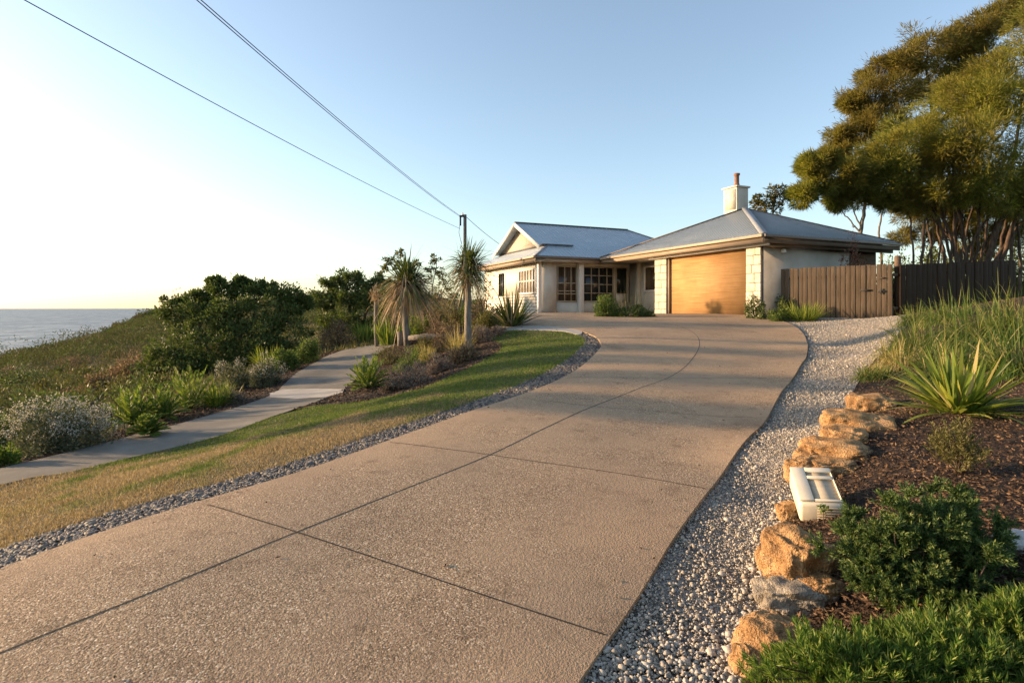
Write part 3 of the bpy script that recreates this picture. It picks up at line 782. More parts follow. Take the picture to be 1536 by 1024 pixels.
# wing roof: ridge, two long planes, a hip at the far end and a gablet above a skirt at the near end
WX0, WX1, WY0, WY1, RY, RZ = -3.57, 8.3, 10.07, 18.9, 14.35, 4.92
SL = (RZ - E) / (RY - WY0); DX = 1.25; GZ = E + DX * SL; gy0 = WY0 + DX; gy1 = RY + (RZ - GZ) / (RZ - E) * (WY1 - RY)
RX1 = 4.6
P0, P1, P2, P3 = (WX0, WY0, E), (WX1, WY0, E), (WX1, WY1, E), (WX0, WY1, E)
ga, gb = (WX0 + DX, gy0, GZ), (WX0 + DX, gy1, GZ)
OV = .42
pk = (WX0 + DX - OV, RY, RZ); r1 = (RX1, RY, RZ)
ga_o = (WX0 + DX - OV, gy0 - .02, GZ + .01); gb_o = (WX0 + DX - OV, gy1 + .02, GZ + .01)
G = Geo()
G.face(P0, P1, r1, pk, ga_o, ga); G.face(P1, P2, r1); G.face(P2, P3, gb, gb_o, pk, r1); G.face(P3, P0, ga, gb)
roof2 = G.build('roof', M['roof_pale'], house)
G = Geo()
def top2(s):
    x = WX0 + (WX1 - WX0) * s
    if x < WX0 + DX: k_ = (x - WX0) / DX; return (x, WY0 + DX * k_, E + (GZ - E) * k_)
    if x > RX1: k_ = (WX1 - x) / (WX1 - RX1); return (x, WY0 + (RY - WY0) * k_, E + (RZ - E) * k_)
    return (x, RY, RZ)
rib_plane(G, P0, P1, top2, .22, .009); G.build('roof_ribs', M['roof_pale'], roof2)
G = Geo(); cap(G, pk, r1, .16, .03); G.build('ridge_cap', M['ridge_dark'], roof2)
G = Geo(); cap(G, P0, ga, .14); G.build('ridge_cap', M['ridge'], roof2); G = Geo(); cap(G, P1, r1, .14); G.build('ridge_cap', M['ridge'], roof2)
gx_ = WX0 + DX + .02
Geo().prism([(gx_, gy0 + .1, GZ), (gx_, gy1 - .1, GZ), (gx_, RY, RZ - .06)], (.12, 0, 0)).build('gable', M['gable'], house)
Geo().bar(Vector(ga_o) + Vector((.1, .0, .05)), Vector(ga_o) + Vector((1.9, .0, .05)), .14, .05).build('flashing', M['ridge_dark'], roof2)
b_ = Geo()
for q, w in ((ga_o, pk), (gb_o, pk)): b_.bar(Vector(q) + Vector((-.02, 0, -.10)), Vector(w) + Vector((-.02, 0, -.10)), .04, .2)
b_.build('bargeboard', M['trim'], house)
Geo().box(gx_ - .03, gx_ - .002, gy0 + .12, gy1 - .12, GZ + .012, GZ + .09).build('gable_flashing', M['ridge_dark'], house)
eave((WX0, WY0 + .1), (-.05, WY0 + .1 - .1), (0, -1)); eave((WX0, WY0), (WX0, WY1), (-1, 0))
Geo().box(WX0 + .04, -3.12, WY0 + .05, WY1, 2.50, 2.53).build('soffit', M['soffit'], house)
Geo().box(-3.12, .04, WY0 + .05, 10.67, 2.53, 2.56).build('soffit', M['soffit'], house)
# chimney
ch = Geo()
ch.box(3.30, 3.95, 4.45, 5.20, 3.9, 5.46)
chim = ch.build('chimney', M['render'], house, bevel=.01)
ip = Geo().box(3.286, 3.31, 4.50, 5.10, 4.52, 5.38).build('panel', M['stone'], chim)
Geo().box(3.23, 4.02, 4.38, 5.27, 5.462, 5.535).build('cap', M['render'], chim, bevel=.015)
Geo().lathe([(.13, 5.535), (.12, 5.62), (.10, 5.70), (.095, 6.02), (.13, 6.04), (.135, 6.12), (.10, 6.13)], (3.6, 4.75, 0), 16).build('flue', M['terracotta'], chim, smooth=True)

# ------------------------------------------------------------------ fences
M['fence'] = wood_material('weathered_paling', [(.058, .043, .029), (.092, .069, .048), (.13, .10, .071)], (14, 14, .8), .85, .4)
M['fence_shaded'] = wood_material('shaded_paling', [(.030, .016, .009), (.046, .027, .015), (.065, .041, .024)], (14, 14, .8), .85, .4)  # second fence: its shade is mixed into darker paling colours
def fence(name, label, a, b, zt0, zt1, bw, mat, gap=.012, gate=None, th=.022, seed=3, cap_=False):
    a = Vector(a); b = Vector(b); L = (b - a).length; d = (b - a) / L
    root = thing(name, (a.x, a.y, gz(a.x, a.y)), label, 'fence', rz=math.atan2(d.y, d.x))
    z0 = root.location.z; q = random.Random(seed)
    B = Geo(); n = int(L / bw); gp = Geo()
    for k_ in range(n):
        s = k_ * bw; p_ = a + d * (s + bw / 2); zb = gz(p_.x, p_.y) - z0 - .03
        zt = zt0 + (zt1 - zt0) * s / L - z0 + q.uniform(-.012, .012)
        o = q.uniform(-.006, .006) + (.012 if k_ % 2 else 0)
        (gp if gate and gate[0] < s / L < gate[1] else B).box(s + gap / 2, s + bw - gap / 2, -th / 2 - o, th / 2 - o, zb, zt)
    B.build('paling', M[mat], root, bevel=.003)
    r = Geo()
    for f in (.18, .80):
        za = z0 * 0 + f * (zt0 - z0); zb = f * (zt1 - gz(b.x, b.y)) + gz(b.x, b.y) - z0
        r.bar((0, .06, za), (L, .06, zb), .04, .09)
    r.build('rail', M[mat], root)
    for s in np.arange(.05, L, 2.3):
        p_ = a + d * s
        Geo().box(s, s + .1, .082, .182, gz(p_.x, p_.y) - z0 - .05, zt0 + (zt1 - zt0) * s / L - z0 - .08).build('post', M[mat], root)
    if gate:
        go = gp.build('gate', M[mat], root, bevel=.003)
        g0, g1 = gate[0] * L, gate[1] * L; h = (zt0 - z0)
        Geo().box(g0 + .02, g0 + .34, -.05, -.026, h * .50, h * .50 + .05).build('hinge', M['black_metal'], go)
        k2_ = Geo(); k2_.box(g1 - .16, g1 + .02, -.055, -.026, h * .47, h * .47 + .07); k2_.box(g1 - .10, g1 - .06, -.075, -.055, h * .44, h * .55)
        k2_.build('latch', M['black_metal'], go, bevel=.005)
        Geo().box(g1 - .12, g1 + .03, -.05, -.026, h * .73, h * .73 + .04).build('bolt', M['black_metal'], go)
    return root
fence('paling_fence', 'weathered brown paling fence with a latched gate beside the garage', (9.35, 19.78), (11.86, 17.5), 1.36, 1.36, .142, 'fence', gate=(.70, .90))
fence('paling_fence', 'paling fence coloured dark for shade behind the long grass', (11.95, 17.52), (18.6, 21.0), 1.34, 1.78, .30, 'fence_shaded', seed=5)
pt = thing('fence_post', (12.02, 17.72, -.32), 'thick round timber post standing where the two fences meet', 'post')
M['post_wood'] = mottled('post_wood', [(.10, .065, .042), (.16, .11, .075)], 6, .85, .4)
Geo().lathe([(.10, 0), (.095, .9), (.09, 1.82), (.095, 1.9), (.07, 1.95)], (0, 0, 0), 14).build('shaft', M['post_wood'], pt, smooth=True)

# ------------------------------------------------------------------ power pole and wires
M['grey_wood'] = wood_material('grey_pole', [(.06, .055, .05), (.10, .092, .085), (.15, .138, .125)], (9, 9, .5), .85, .4)
M['wire'] = mottled('cable', [(.022, .024, .03), (.03, .033, .04)], 5, .5, 0)
PY = 28.5
pt_ = ray(697.5, 322, PY); pb = gz(pt_.x, PY)
pole = thing('utility_pole', (pt_.x, PY, pb), 'grey timber power pole rising behind the garden beside the house', 'utility pole')
H = pt_.z - pb
Geo().tube([(0, 0, -.2), (0, 0, H * .5), (0, 0, H)], [.10, .09, .08], 12).build('pole_shaft', M['grey_wood'], pole, smooth=True)
cb = Geo(); cb.box(-.28, -.06, -.06, .06, H - .12, H - .03); cb.box(-.27, -.19, -.05, .05, H - .55, H - .10)
cb.build('bracket', M['black_metal'], pole, bevel=.01)
ins = Geo()
ins.lathe([(.03, 0), (.055, .03), (.03, .06), (.055, .09), (.02, .13)], (-.12, 0, H - .03), 10)
ins.build('insulator', M['trim'], pole, smooth=True)
Geo().tube([(-.23, -.06, H - .3), (-.30, -.06, H - .9), (-.16, -.05, H - 1.5)], .012, 5).build('lead', M['wire'], pole)
def wire(label, a, b, sag, r, group=None):
    a = Vector(a); b = Vector(b); pts = []
    for k_ in range(41):
        s = k_ / 40; p_ = a.lerp(b, s); p_.z -= sag * 4 * s * (1 - s); pts.append(p_ - a)
    o = Geo().tube(pts, r, 6).build('power_line', M['wire'], smooth=True, loc=a)
    return tag(o, label, 'cable', group)
# the lines run from the pole up to a street pole behind the viewer
e1 = ray(330, -2, 9.0); e1b = ray(332.5, -2, 9.0); e2 = ray(80, -2, 9.0)
def beyond(a, b, k_): return Vector(b) + (Vector(b) - Vector(a)) * k_
ta = ray(692, 325, PY); tb = ray(690, 343, PY)
wire('upper black cable of the close pair running to the pole top', ta, beyond(ta, e1b, .55), .34, .008)
wire('lower black cable of the close pair running to the pole top', ta + Vector((0, 0, -.04)), beyond(ta, e1, .55), .36, .008)
wire('single black cable meeting the pole below its top', tb, beyond(tb, e2, .55), .30, .009)
wire('short black service cable from pole to gabled roof', ray(700, 326, PY), ray(749, 366, 31.5), .05, .012)
# ------------------------------------------------------------------ planting
M['bark_grey'] = mottled('grey_bark', [(.12, .10, .08), (.22, .19, .16), (.30, .27, .23)], 5, .9, .8, 30, .02, (.3, .7), (3, 3, .7), fine=.3)
M['bark_brown'] = mottled('brown_bark', [(.05, .034, .024), (.10, .068, .047), (.17, .12, .085)], 4, .9, .8, 30, .02, (.3, .7), (3, 3, .7), fine=.3)
M['twig'] = mottled('twig_bark', [(.06, .042, .03), (.12, .085, .06)], 8, .9, .2)
M['leaf_dark'] = leafmat('leaf_dark', [(.032, .046, .014), (.052, .074, .021), (.075, .10, .029), (.11, .125, .042)], .25)
M['leaf_mid'] = leafmat('leaf_mid', [(.028, .048, .012), (.05, .085, .018), (.085, .12, .028), (.12, .14, .04)], .35)
M['leaf_olive'] = leafmat('leaf_olive', [(.035, .036, .012), (.065, .064, .02), (.10, .092, .03), (.14, .12, .045)], .3)
M['leaf_bright'] = leafmat('leaf_bright', [(.04, .07, .013), (.075, .115, .020), (.12, .155, .030), (.18, .19, .048)], .4)
M['leaf_silver'] = leafmat('leaf_silver', [(.035, .045, .022), (.06, .07, .038), (.095, .10, .06), (.17, .165, .12)], .2, .7)
M['flower_pale'] = leafmat('pale_flower', [(.24, .215, .175), (.35, .32, .265), (.44, .405, .345)], .3, .8, tint=(1, 1, .95))
M['leaf_brown'] = leafmat('dry_leaf', [(.06, .04, .024), (.11, .075, .045), (.17, .125, .075), (.24, .185, .115)], .25, .8, tint=(1.1, 1, .8))
M['leaf_purple'] = leafmat('dusky_leaf', [(.06, .045, .04), (.10, .08, .07), (.15, .12, .10), (.19, .16, .125)], .25, .8, tint=(1, 1, .9))
M['leaf_red'] = leafmat('red_leaf', [(.06, .026, .022), (.10, .042, .034), (.15, .068, .05), (.12, .08, .05)], .25)
M['blade_green'] = leafmat('grass_green', [(.035, .06, .012), (.065, .10, .02), (.11, .14, .03), (.17, .17, .05)], .4)
M['blade_lush'] = leafmat('grass_lush', [(.022, .045, .010), (.042, .078, .016), (.075, .115, .022), (.17, .17, .055)], .4)
M['blade_gold'] = leafmat('grass_gold', [(.12, .11, .03), (.20, .17, .06), (.29, .235, .10), (.36, .29, .15)], .4, .8)
M['blade_flax'] = leafmat('flax_blade', [(.05, .08, .014), (.095, .135, .021), (.17, .195, .032), (.28, .265, .055)], .4, .45)
M['palm_leaf'] = leafmat('palm_leaf', [(.025, .040, .012), (.045, .065, .018), (.075, .09, .028), (.12, .115, .045)], .3, .5)
M['skirt'] = leafmat('dead_frond', [(.12, .085, .05), (.20, .15, .09), (.29, .225, .145), (.36, .29, .19)], .3, .8, tint=(1, .95, .8))
M['sheoak'] = leafmat('sheoak_needle', [(.075, .068, .018), (.12, .105, .028), (.18, .155, .044), (.25, .205, .062)], .55, .6, (.35, (.15, .118, .034)))
M['sheoak_green'] = leafmat('sheoak_green', [(.075, .090, .017), (.125, .135, .027), (.18, .18, .039), (.25, .225, .058)], .56, .6, (.35, (.19, .15, .038)))
M['juniper'] = leafmat('juniper_needle', [(.016, .034, .011), (.034, .064, .019), (.065, .10, .028), (.16, .185, .06)], .3, .5)
M['spear'] = leafmat('spear_leaf', [(.030, .062, .011), (.058, .105, .018), (.10, .15, .028), (.20, .215, .065)], .4, .5)

def cloud(n, shell=.55):
    """random points in a unit ball, denser towards the outside"""
    d = unit(rng.normal(size=(n, 3)))
    return d * rng.uniform(shell, 1, (n, 1)) ** .6
def leafy(name, label, cat, base, w, h, mat, group=None, n=2600, leaf=.05, lw=.45, lobes=14, dep=.85, tips=None, up=.35, low=.10, stem='twig', seed=0, loose=.35, part='foliage', zlow=.05):
    """rounded bush of leaf clumps on visible stems"""
    root = thing(name, base, label, cat, group)
    rx, ry = w / 2, w / 2 * dep
    c = unit(rng.normal(size=(lobes, 3))); c[:, 2] = np.abs(c[:, 2]) * .95 - low
    c *= rng.uniform(.35, .78, (lobes, 1))
    lr = rng.uniform(.30, .50, lobes)
    ii = rng.integers(0, lobes, n)
    off = cloud(n, .35)
    sub = unit(rng.normal(size=(lobes * 9, 3)))                          # clumps on each lobe
    jj = ii * 9 + rng.integers(0, 9, n)
    off = sub[jj] * .62 + off * .45
    U = c[ii] + off * lr[ii][:, None]
    P = U * (rx, ry, h) ; P[:, 2] = np.maximum(P[:, 2], -zlow) + 0
    P[:, 2] = np.where(U[:, 2] < 0, -U[:, 2] * h * .35, P[:, 2])
    D = unit(off + U * .6) + rng.normal(size=(n, 3)) * .55 + (0, 0, up)
    L = leaf * rng.uniform(.6, 1.35, n)
    leaves(Geo(), P, D, L, L * lw).build(part, M[mat], root)
    st = Geo()
    for k_ in range(min(lobes, 9)):
        e = c[k_] * (rx, ry, h); e[2] = abs(e[2]) + .15 * h
        m_ = e * .5 + (0, 0, h * .12)
        st.tube([(e[0] * .08, e[1] * .08, -.05), m_, e], [.014 * w + .004, .010 * w + .003, .004], 5)
    st.build('stems', M[stem], root)
    if tips:
        k_ = rng.random(n) < tips[1]
        top = k_ & (U[:, 2] > .3) & (np.linalg.norm(U, axis=1) > .75)
        q = int(top.sum())
        Pt = np.repeat(P[top] * 1.03, 4, 0) + rng.normal(size=(q * 4, 3)) * leaf * .5
        leaves(Geo(), Pt, rng.normal(size=(q * 4, 3)) + (0, 0, 1.0), leaf * .55, leaf * .4).build('flowers', M[tips[0]], root)['kind'] = 'stuff'
    return root
def tuft(name, label, cat, base, w, h, mat, group=None, n=160, bw=.014, droop=(.15, .6), spread=.75, core=.25, extra=None, seg=5, part='blades', lmin=.55):
    """clump of arching blades"""
    root = thing(name, base, label, cat, group)
    def make(n, mat, part, lk=1.0, bwk=1.0):
        a = rng.uniform(0, 6.283, n); r = np.sqrt(rng.uniform(0, 1, n)) * core * w / 2
        P = np.stack([np.cos(a) * r, np.sin(a) * r, np.full(n, -.02)], 1)
        a2 = a + rng.normal(size=n) * .5
        tl = rng.uniform(0, 1, n) ** .8 * spread
        D = np.stack([np.cos(a2) * np.sin(tl * 1.45), np.sin(a2) * np.sin(tl * 1.45), np.cos(tl * 1.45)], 1)
        reach = np.sqrt((h * np.cos(tl * 1.2)) ** 2 + (w / 2 * np.sin(tl * 1.45)) ** 2)
        blades(Geo(), P, D, reach * rng.uniform(lmin, 1.12, n) * lk, bw * bwk * rng.uniform(.7, 1.25, n), rng.uniform(*droop, n) * (.3 + tl), seg).build(part, M[mat], root)
    make(n, mat, part)
    if extra: make(int(n * extra[1]), extra[0], 'dry_blades', 1.12, .8)
    return root
def fronds(name, label, cat, base, w, h, mat, group=None, n=26, leaflets=26, ll=.2, lwid=.014):
    """cycad: arching ribs carrying two rows of leaflets"""
    root = thing(name, base, label, cat, group)
    G = Geo(); R = Geo()
    for k_ in range(n):
        a = k_ * 2.399 + rng.normal() * .2; tl = (.12 + .88 * (k_ + .5) / n)
        d = np.array([math.cos(a) * math.sin(tl * 1.35), math.sin(a) * math.sin(tl * 1.35), math.cos(tl * 1.35)])
        L = math.hypot(h * math.cos(tl * 1.1), w / 2 * math.sin(tl * 1.35)) * rng.uniform(.88, 1.08)
        t = np.linspace(0, 1, 9)
        C = d * (L * t)[:, None]; C[:, 2] -= .28 * L * tl * t ** 2.2; C[:, 2] += .03
        R.tube(C, np.linspace(.007, .002, 9), 4)
        s = np.repeat(np.linspace(.16, .98, leaflets), 2)
        P = np.stack([np.interp(s, t, C[:, i]) for i in range(3)], 1)
        tg = unit(np.gradient(C, axis=0)); T = np.stack([np.interp(s, t, tg[:, i]) for i in range(3)], 1)
        S = unit(np.cross(T, (0, 0, 1))) * np.where(np.arange(len(s)) % 2, 1, -1)[:, None]
        leaves(G, P, T * .75 + S * .8 + (0, 0, .28), ll * np.sin(np.pi * (.12 + .8 * s)) * rng.uniform(.85, 1.1, len(s)), lwid, .1)
    G.build('leaflets', M[mat], root); R.build('midribs', M['leaf_mid'], root)
    return root
def shoots(name, label, cat, base, w, h, mat, group=None, n=500, per=46, sl=.09, nl=.03, nw=.004, dep=.8, lobes=16, part='foliage', up=.5, spreadn=.75, fl=.2, pom=0):
    """bush of needle-covered shoots"""
    root = thing(name, base, label, cat, group)
    c = unit(rng.normal(size=(lobes, 3))); c[:, 2] = np.abs(c[:, 2]) * .9 + fl * .3; c *= rng.uniform(.35, .80, (lobes, 1))
    ii = rng.integers(0, lobes, n); o = unit(rng.normal(size=(n, 3)))
    o[:, 2] = np.where(o[:, 2] < -.3, -o[:, 2], o[:, 2])
    U = c[ii] + o * rng.uniform(.18, .40, (n, 1)); U[:, 2] = np.abs(U[:, 2])
    P = U * (w / 2, w / 2 * dep, h)
    D = unit(o + U * .5 + (0, 0, up) + rng.normal(size=(n, 3)) * .25)
    if pom:                                                              # shoots gathered into rounded heads
        m_ = n // pom; jj = np.arange(n) % m_
        o = o[:m_][jj]; ii = ii[:m_][jj]; P = P[:m_][jj]; D = unit(D[:m_][jj] + unit(rng.normal(size=(n, 3))) * .95)
    S = sl * rng.uniform(.6, 1.3, n)
    t = rng.uniform(0, 1, (n, per))
    Q = (P[:, None] + D[:, None] * (S[:, None] * t)[..., None]).reshape(-1, 3)
    E_ = (D[:, None] * (.55 + .6 * t)[..., None] + unit(rng.normal(size=(n, per, 3))) * spreadn).reshape(-1, 3)
    leaves(Geo(), Q, E_, nl * rng.uniform(.7, 1.3, n * per), nw, .2).build(part, M[mat], root)
    st = Geo()
    for k_ in range(lobes):
        e = c[k_] * (w / 2, w / 2 * dep, h)
        st.tube([(0, 0, -.03), e * .5 + (0, 0, .02), e], [.008, .006, .003], 5)
    kk = rng.integers(0, n, min(n, 220))
    for k_ in kk: st.tube([c[ii[k_]] * (w / 2, w / 2 * dep, h), P[k_], P[k_] + D[k_] * S[k_] * .7], [.003, .002, .001], 4, False)
    st.build('stems', M['twig'], root)
    return root
def size(px, py, w, h):
    b = at(px, py); k_ = b.y / F
    return b, w * k_, h * k_

# --- right-hand bed: boulders, box, shrubs
from mathutils import noise as mn
M['rock'] = mottled('ochre_sandstone', [(.25, .14, .065), (.43, .25, .115), (.55, .345, .17), (.47, .32, .19)], 7, .95, 1.2, 95, .014, (.3, .7), fine=.6, spec=.1)
M['rock_grey'] = mottled('grey_granite', [(.22, .185, .14), (.35, .305, .245), (.46, .41, .34)], 9, .9, 1.0, 120, .012, (.3, .7), fine=.4, spec=.1)
M['rock_pale'] = mottled('pale_stone', [(.42, .40, .38), (.52, .50, .47), (.60, .58, .55)], 6, .9, .5, 80, .006, (.3, .7), fine=.15, spec=.1)
def boulder(label, px, py, w, h, dep=.8, mat='rock', seed=0, sink=.25, rz=0.0, name='boulder', group='boulders along the bed edge', cat='rock', squash=0.0):
    b, W, H_ = size(px, py, w * .93, h * .88)
    me = bpy.data.meshes.new(name)
    import bmesh
    bm = bmesh.new(); bmesh.ops.create_icosphere(bm, subdivisions=6, radius=1)
    for v in bm.verts:
        p = v.co.normalized()
        q = Vector((np.sign(p.x) * abs(p.x) ** .72, np.sign(p.y) * abs(p.y) ** .72, np.sign(p.z) * abs(p.z) ** .72))
        s = Vector((seed * 3.7, seed * 1.3, seed * 2.1))
        r = 1 + .26 * mn.noise(p * 1.1 + s) + .16 * mn.noise(p * 2.6 + s) + .07 * mn.noise(p * 4.5 + s) + .028 * mn.noise(p * 11 + s) + .014 * mn.noise(p * 26 + s) + .012 * mn.noise(p * 60 + s)
        v.co = Vector((q.x * W / 2 * r * 1.03, q.y * W / 2 * dep * r, q.z * H_ * .55 * r))
    bm.to_mesh(me); bm.free()
    for p in me.polygons: p.use_smooth = True
    me.materials.append(M[mat])
    o = bpy.data.objects.new(name, me); COL.objects.link(o)
    k_ = (b.y + W * dep * .42) / b.y
    o.location = (b.x * k_, b.y * k_, gz(b.x * k_, b.y * k_) * .5 + b.z * .5 + H_ * (.5 - sink)); o.rotation_euler = (0, 0, rz)
    return tag(o, label, cat, group)
boulder('large ochre sandstone boulder below the cream box', 1196, 886, 104, 96, .9, seed=2, rz=.3)
boulder('small ochre stone wedged at the left of the cream box', 1183, 782, 34, 36, .9, seed=11)
boulder('flat pale grey granite boulder between two ochre ones', 1192, 926, 116, 48, .7, 'rock_grey', seed=4, rz=-.2, sink=.2)
boulder('ochre boulder lowest in the row by the bright green bush', 1166, 1010, 128, 84, .9, seed=5, rz=.5)
boulder('upright rounded ochre stone just behind the cream box', 1203, 724, 52, 42, .9, seed=7, rz=.4)
boulder('low brown sandstone boulder behind the cream box', 1244, 718, 84, 32, .9, sink=.3, seed=8)
boulder('long ochre boulder in the middle of the row', 1256, 694, 108, 40, .8, sink=.32, seed=9, rz=-.5)
boulder('ochre boulder at the top end of the row near the flax', 1284, 650, 104, 44, .8, sink=.32, seed=13, rz=-.4)
for n_, (label, px, py, w, h, rz) in enumerate([
    ('ochre stone filling the gap left of the large boulder', 1168, 862, 60, 48, .2), ('ochre stone between the grey boulder and the large one', 1176, 905, 62, 44, -.3), ('low ochre stone tucked behind the grey boulder', 1228, 905, 70, 40, .4),
    ('ochre stone lowest against the gravel by the ground cover', 1128, 1020, 60, 60, .1), ('small ochre stone between the upright and the long boulder', 1222, 700, 52, 36, .3), ('low ochre stone joining the long and the top boulder', 1266, 668, 66, 34, -.4), ('flat ochre stone at the start of the row below the flax', 1306, 618, 70, 32, -.4)]):
    boulder(label, px, py, w, h, .85, seed=31 + n_ * 2, rz=rz, sink=.28)
boulder('white rounded stone half buried in mulch at bed edge', 1526, 830, 56, 36, .8, 'rock_pale', seed=17, name='stone', group=None)
for n_, (px, py, w, h) in enumerate([(1110, 1010, 30, 18), (1140, 935, 26, 16), (1125, 985, 22, 14), (1155, 900, 22, 12), (1158, 842, 20, 12)]):
    boulder('fist-sized rounded pebble at the foot of the boulders', px, py, w, h, .8, 'rock_grey', seed=20 + n_, name='pebble', group='pebbles at the foot of the boulders')
# cream plastic box
M['plastic'] = mottled('cream_plastic', [(.60, .53, .40), (.66, .59, .46), (.70, .63, .50)], 3, .42, .06, 120, .002, (.3, .7), (1, 1, 5))
M['plastic_dull'] = mottled('tan_plastic', [(.42, .35, .25), (.50, .43, .32)], 6, .5, .08, 120, .002, (.3, .7), (1, 6, 6))
b = at(1221, 789)
box = thing('plastic_box', (b.x + .075, b.y + .06, b.z + .03), 'cream plastic box with a recessed lid tipped on the boulders', 'box', rz=-.30)
box.scale = (.80, 1, 1)
box.rotation_euler = (math.radians(19), math.radians(-3), -.30)
Geo().box(-.148, .148, -.02, .34, -.03, .105).build('body', M['plastic'], box, bevel=.022)
G = Geo(); G.box(-.146, -.045, .0, .335, .1055, .121); G.box(-.045, .142, .29, .335, .1055, .121); G.box(-.045, .142, .0, .018, .1055, .119); G.box(.132, .142, .018, .29, .1055, .119)
G.build('lid', M['plastic'], box, bevel=.006)
Geo().box(-.044, .131, .019, .289, .1055, .110).build('recess', M['plastic_dull'], box)
Geo().box(-.044, .131, .215, .243, .110, .123).build('crossbar', M['plastic'], box, bevel=.004)
G = Geo()
for k_ in range(6): G.box(-.030, .135, -.0275, -.0195, -.012 + k_ * .018, -.004 + k_ * .018)
G.build('ribs', M['plastic_dull'], box, bevel=.002)

b, w, h = size(1385, 898, 325, 150)
shoots('juniper_shrub', 'dark green spreading juniper-like shrub beside the cream box', 'shrub', (b.x + .035, b.y + .06, b.z - .03), w * .84, h * 1.06, 'juniper', n=4200, per=46, sl=.06, nl=.019, nw=.005, dep=.8, lobes=46, pom=12, up=.35)
b = Vector((1.36, 1.93, gz(1.36, 1.93)))
shoots('groundcover_shrub', 'bright green spear-leaved ground cover below the boulders', 'shrub', (b.x, b.y, b.z - .02), 1.15, .27, 'spear', n=1500, per=38, sl=.06, nl=.032, nw=.0048, dep=.55, lobes=30, up=1.0, spreadn=.6)
b = Vector((2.0, 2.10, gz(2.0, 2.1)))
shoots('groundcover_shrub', 'second bright spear-leaved bush to the right of the ground cover', 'shrub', (b.x, b.y - .08, b.z - .02), .62, .17, 'spear', n=700, per=38, sl=.06, nl=.032, nw=.0048, dep=.6, lobes=14, up=1.0, spreadn=.6)
b, w, h = size(1440, 712, 85, 82)
shoots('small_shrub', 'small sparse grey-green shrub alone in the dark mulch', 'shrub', b, w, h, 'leaf_olive', n=120, per=24, sl=.10, nl=.03, nw=.006, dep=.9, lobes=12, up=.9)
b, w, h = size(1236, 790, 40, 40)
sp = thing('seedling', b, 'tiny seedling standing against the cream box', 'seedling')
Geo().tube([(0, 0, -.02), (-.008, -.01, .05), (-.012, -.015, .10)], [.003, .0025, .002], 5).build('stem', M['twig'], sp)
P = rng.normal(size=(46, 3)) * .014 + (-.014, -.015, .11)
leaves(Geo(), P, rng.normal(size=(46, 3)) + (0, 0, .3), .022, .012).build('leaves', M['leaf_mid'], sp)
b, w, h = size(1440, 618, 235, 112)
tuft('flax_plant', 'big yellow-green strappy flax at the top of the mulch bed', 'flax', b, w * 1.0, h * .96, 'blade_flax', n=210, bw=.034, droop=(.05, .35), spread=.95, core=.14, seg=6, extra=('blade_gold', .18), lmin=.5)
for label, px, py, w, h, m_ in [
    ('low dark weedy clump beside the gravel at the bed corner', 1312, 566, 62, 38, 'blade_green'), ('thin golden grass clump leaning over the gravel edge', 1352, 548, 70, 66, 'blade_gold'),
    ('tall lush grass clump right behind the flax', 1440, 560, 150, 118, 'blade_lush'), ('lush grass clump leaning over the gravel by the fence corner', 1385, 520, 120, 86, 'blade_lush'),
    ('highest lush grass clump against the dark fence', 1478, 505, 150, 112, 'blade_lush'), ('tall grass clump cut by the frame beside the flax', 1535, 560, 130, 150, 'blade_lush'),
    ('grass clump at the foot of the dark fence', 1425, 478, 90, 60, 'blade_green'), ('tall grass clump rising at the far right of the dark fence', 1530, 500, 130, 120, 'blade_green'),
    ('short grass clump close to the round timber post', 1376, 482, 56, 42, 'blade_green')]:
    b, w, h = size(px, py, w, h)
    tuft('grass_clump', label, 'grass clump', b, w, h, m_, 'grasses beside the dark fence', n=950, bw=.010, droop=(.4, 1.9), spread=1.2, core=.6, extra=('blade_gold', .13), lmin=.35)

# --- around the garage and porch
def bush_px(name, label, cat, px, py, w, h, mat, **k_):
    b, W, H_ = size(px, py, w, h)
    return leafy(name, label, cat, b, W, H_, mat, **k_)
def tuft_px(name, label, cat, px, py, w, h, mat, **k_):
    b, W, H_ = size(px, py, w, h)
    return tuft(name, label, cat, b, W, H_, mat, **k_)
bush_px('shrub', 'small dark shrub at the foot of the right stone pillar', 'shrub', 1134, 478, 40, 40, 'leaf_dark', n=2400, leaf=.06)
bush_px('shrub', 'dark round shrub against the garage side wall', 'shrub', 1176, 475, 56, 50, 'leaf_dark', n=3600, leaf=.07)
bush_px('shrub', 'low green shrub in front of the garage corner', 'shrub', 1166, 482, 44, 24, 'leaf_mid', n=2000, leaf=.06)
tuft_px('grass_clump', 'yellow-green grass clump in front of the paling fence', 'grass clump', 1206, 481, 66, 34, 'blade_flax', n=420, bw=.018, droop=(.05, .3), core=.5)
b = Vector((12.0, 19.95, gz(12.0, 19.95)))
leafy('shrub', 'dark red shrub showing above the paling fence', 'shrub', b, 2.0, 3.2, 'leaf_red', n=8000, leaf=.08, lobes=18)
b = at(907, 475); b = Vector((b.x, b.y - .3, b.z)); k_ = b.y / F
leafy('shrub', 'loose upright shrub in front of the wide porch window', 'shrub', b, 46 * k_, 46 * k_, 'leaf_mid', n=2600, leaf=.10, lw=.25, up=.8)
for label, px in (('low dark hedge plant beside the loose porch shrub', 934), ('low dark hedge plant nearest the left stone pillar', 960)):
    b = at(px, 475.5)
    leafy('hedge_shrub', label, 'shrub', (b.x, b.y - .2, b.z), 1.05, .52, 'leaf_dark', group='hedge plants below the porch window', n=1800, leaf=.07)
b = at(948, 473)
tuft('lavender', 'wispy grey-leaved plant rising behind the low porch hedge', 'plant', (b.x, b.y, b.z), 1.6, 1.25, 'leaf_silver', n=90, bw=.012, droop=(.0, .2), core=.7)
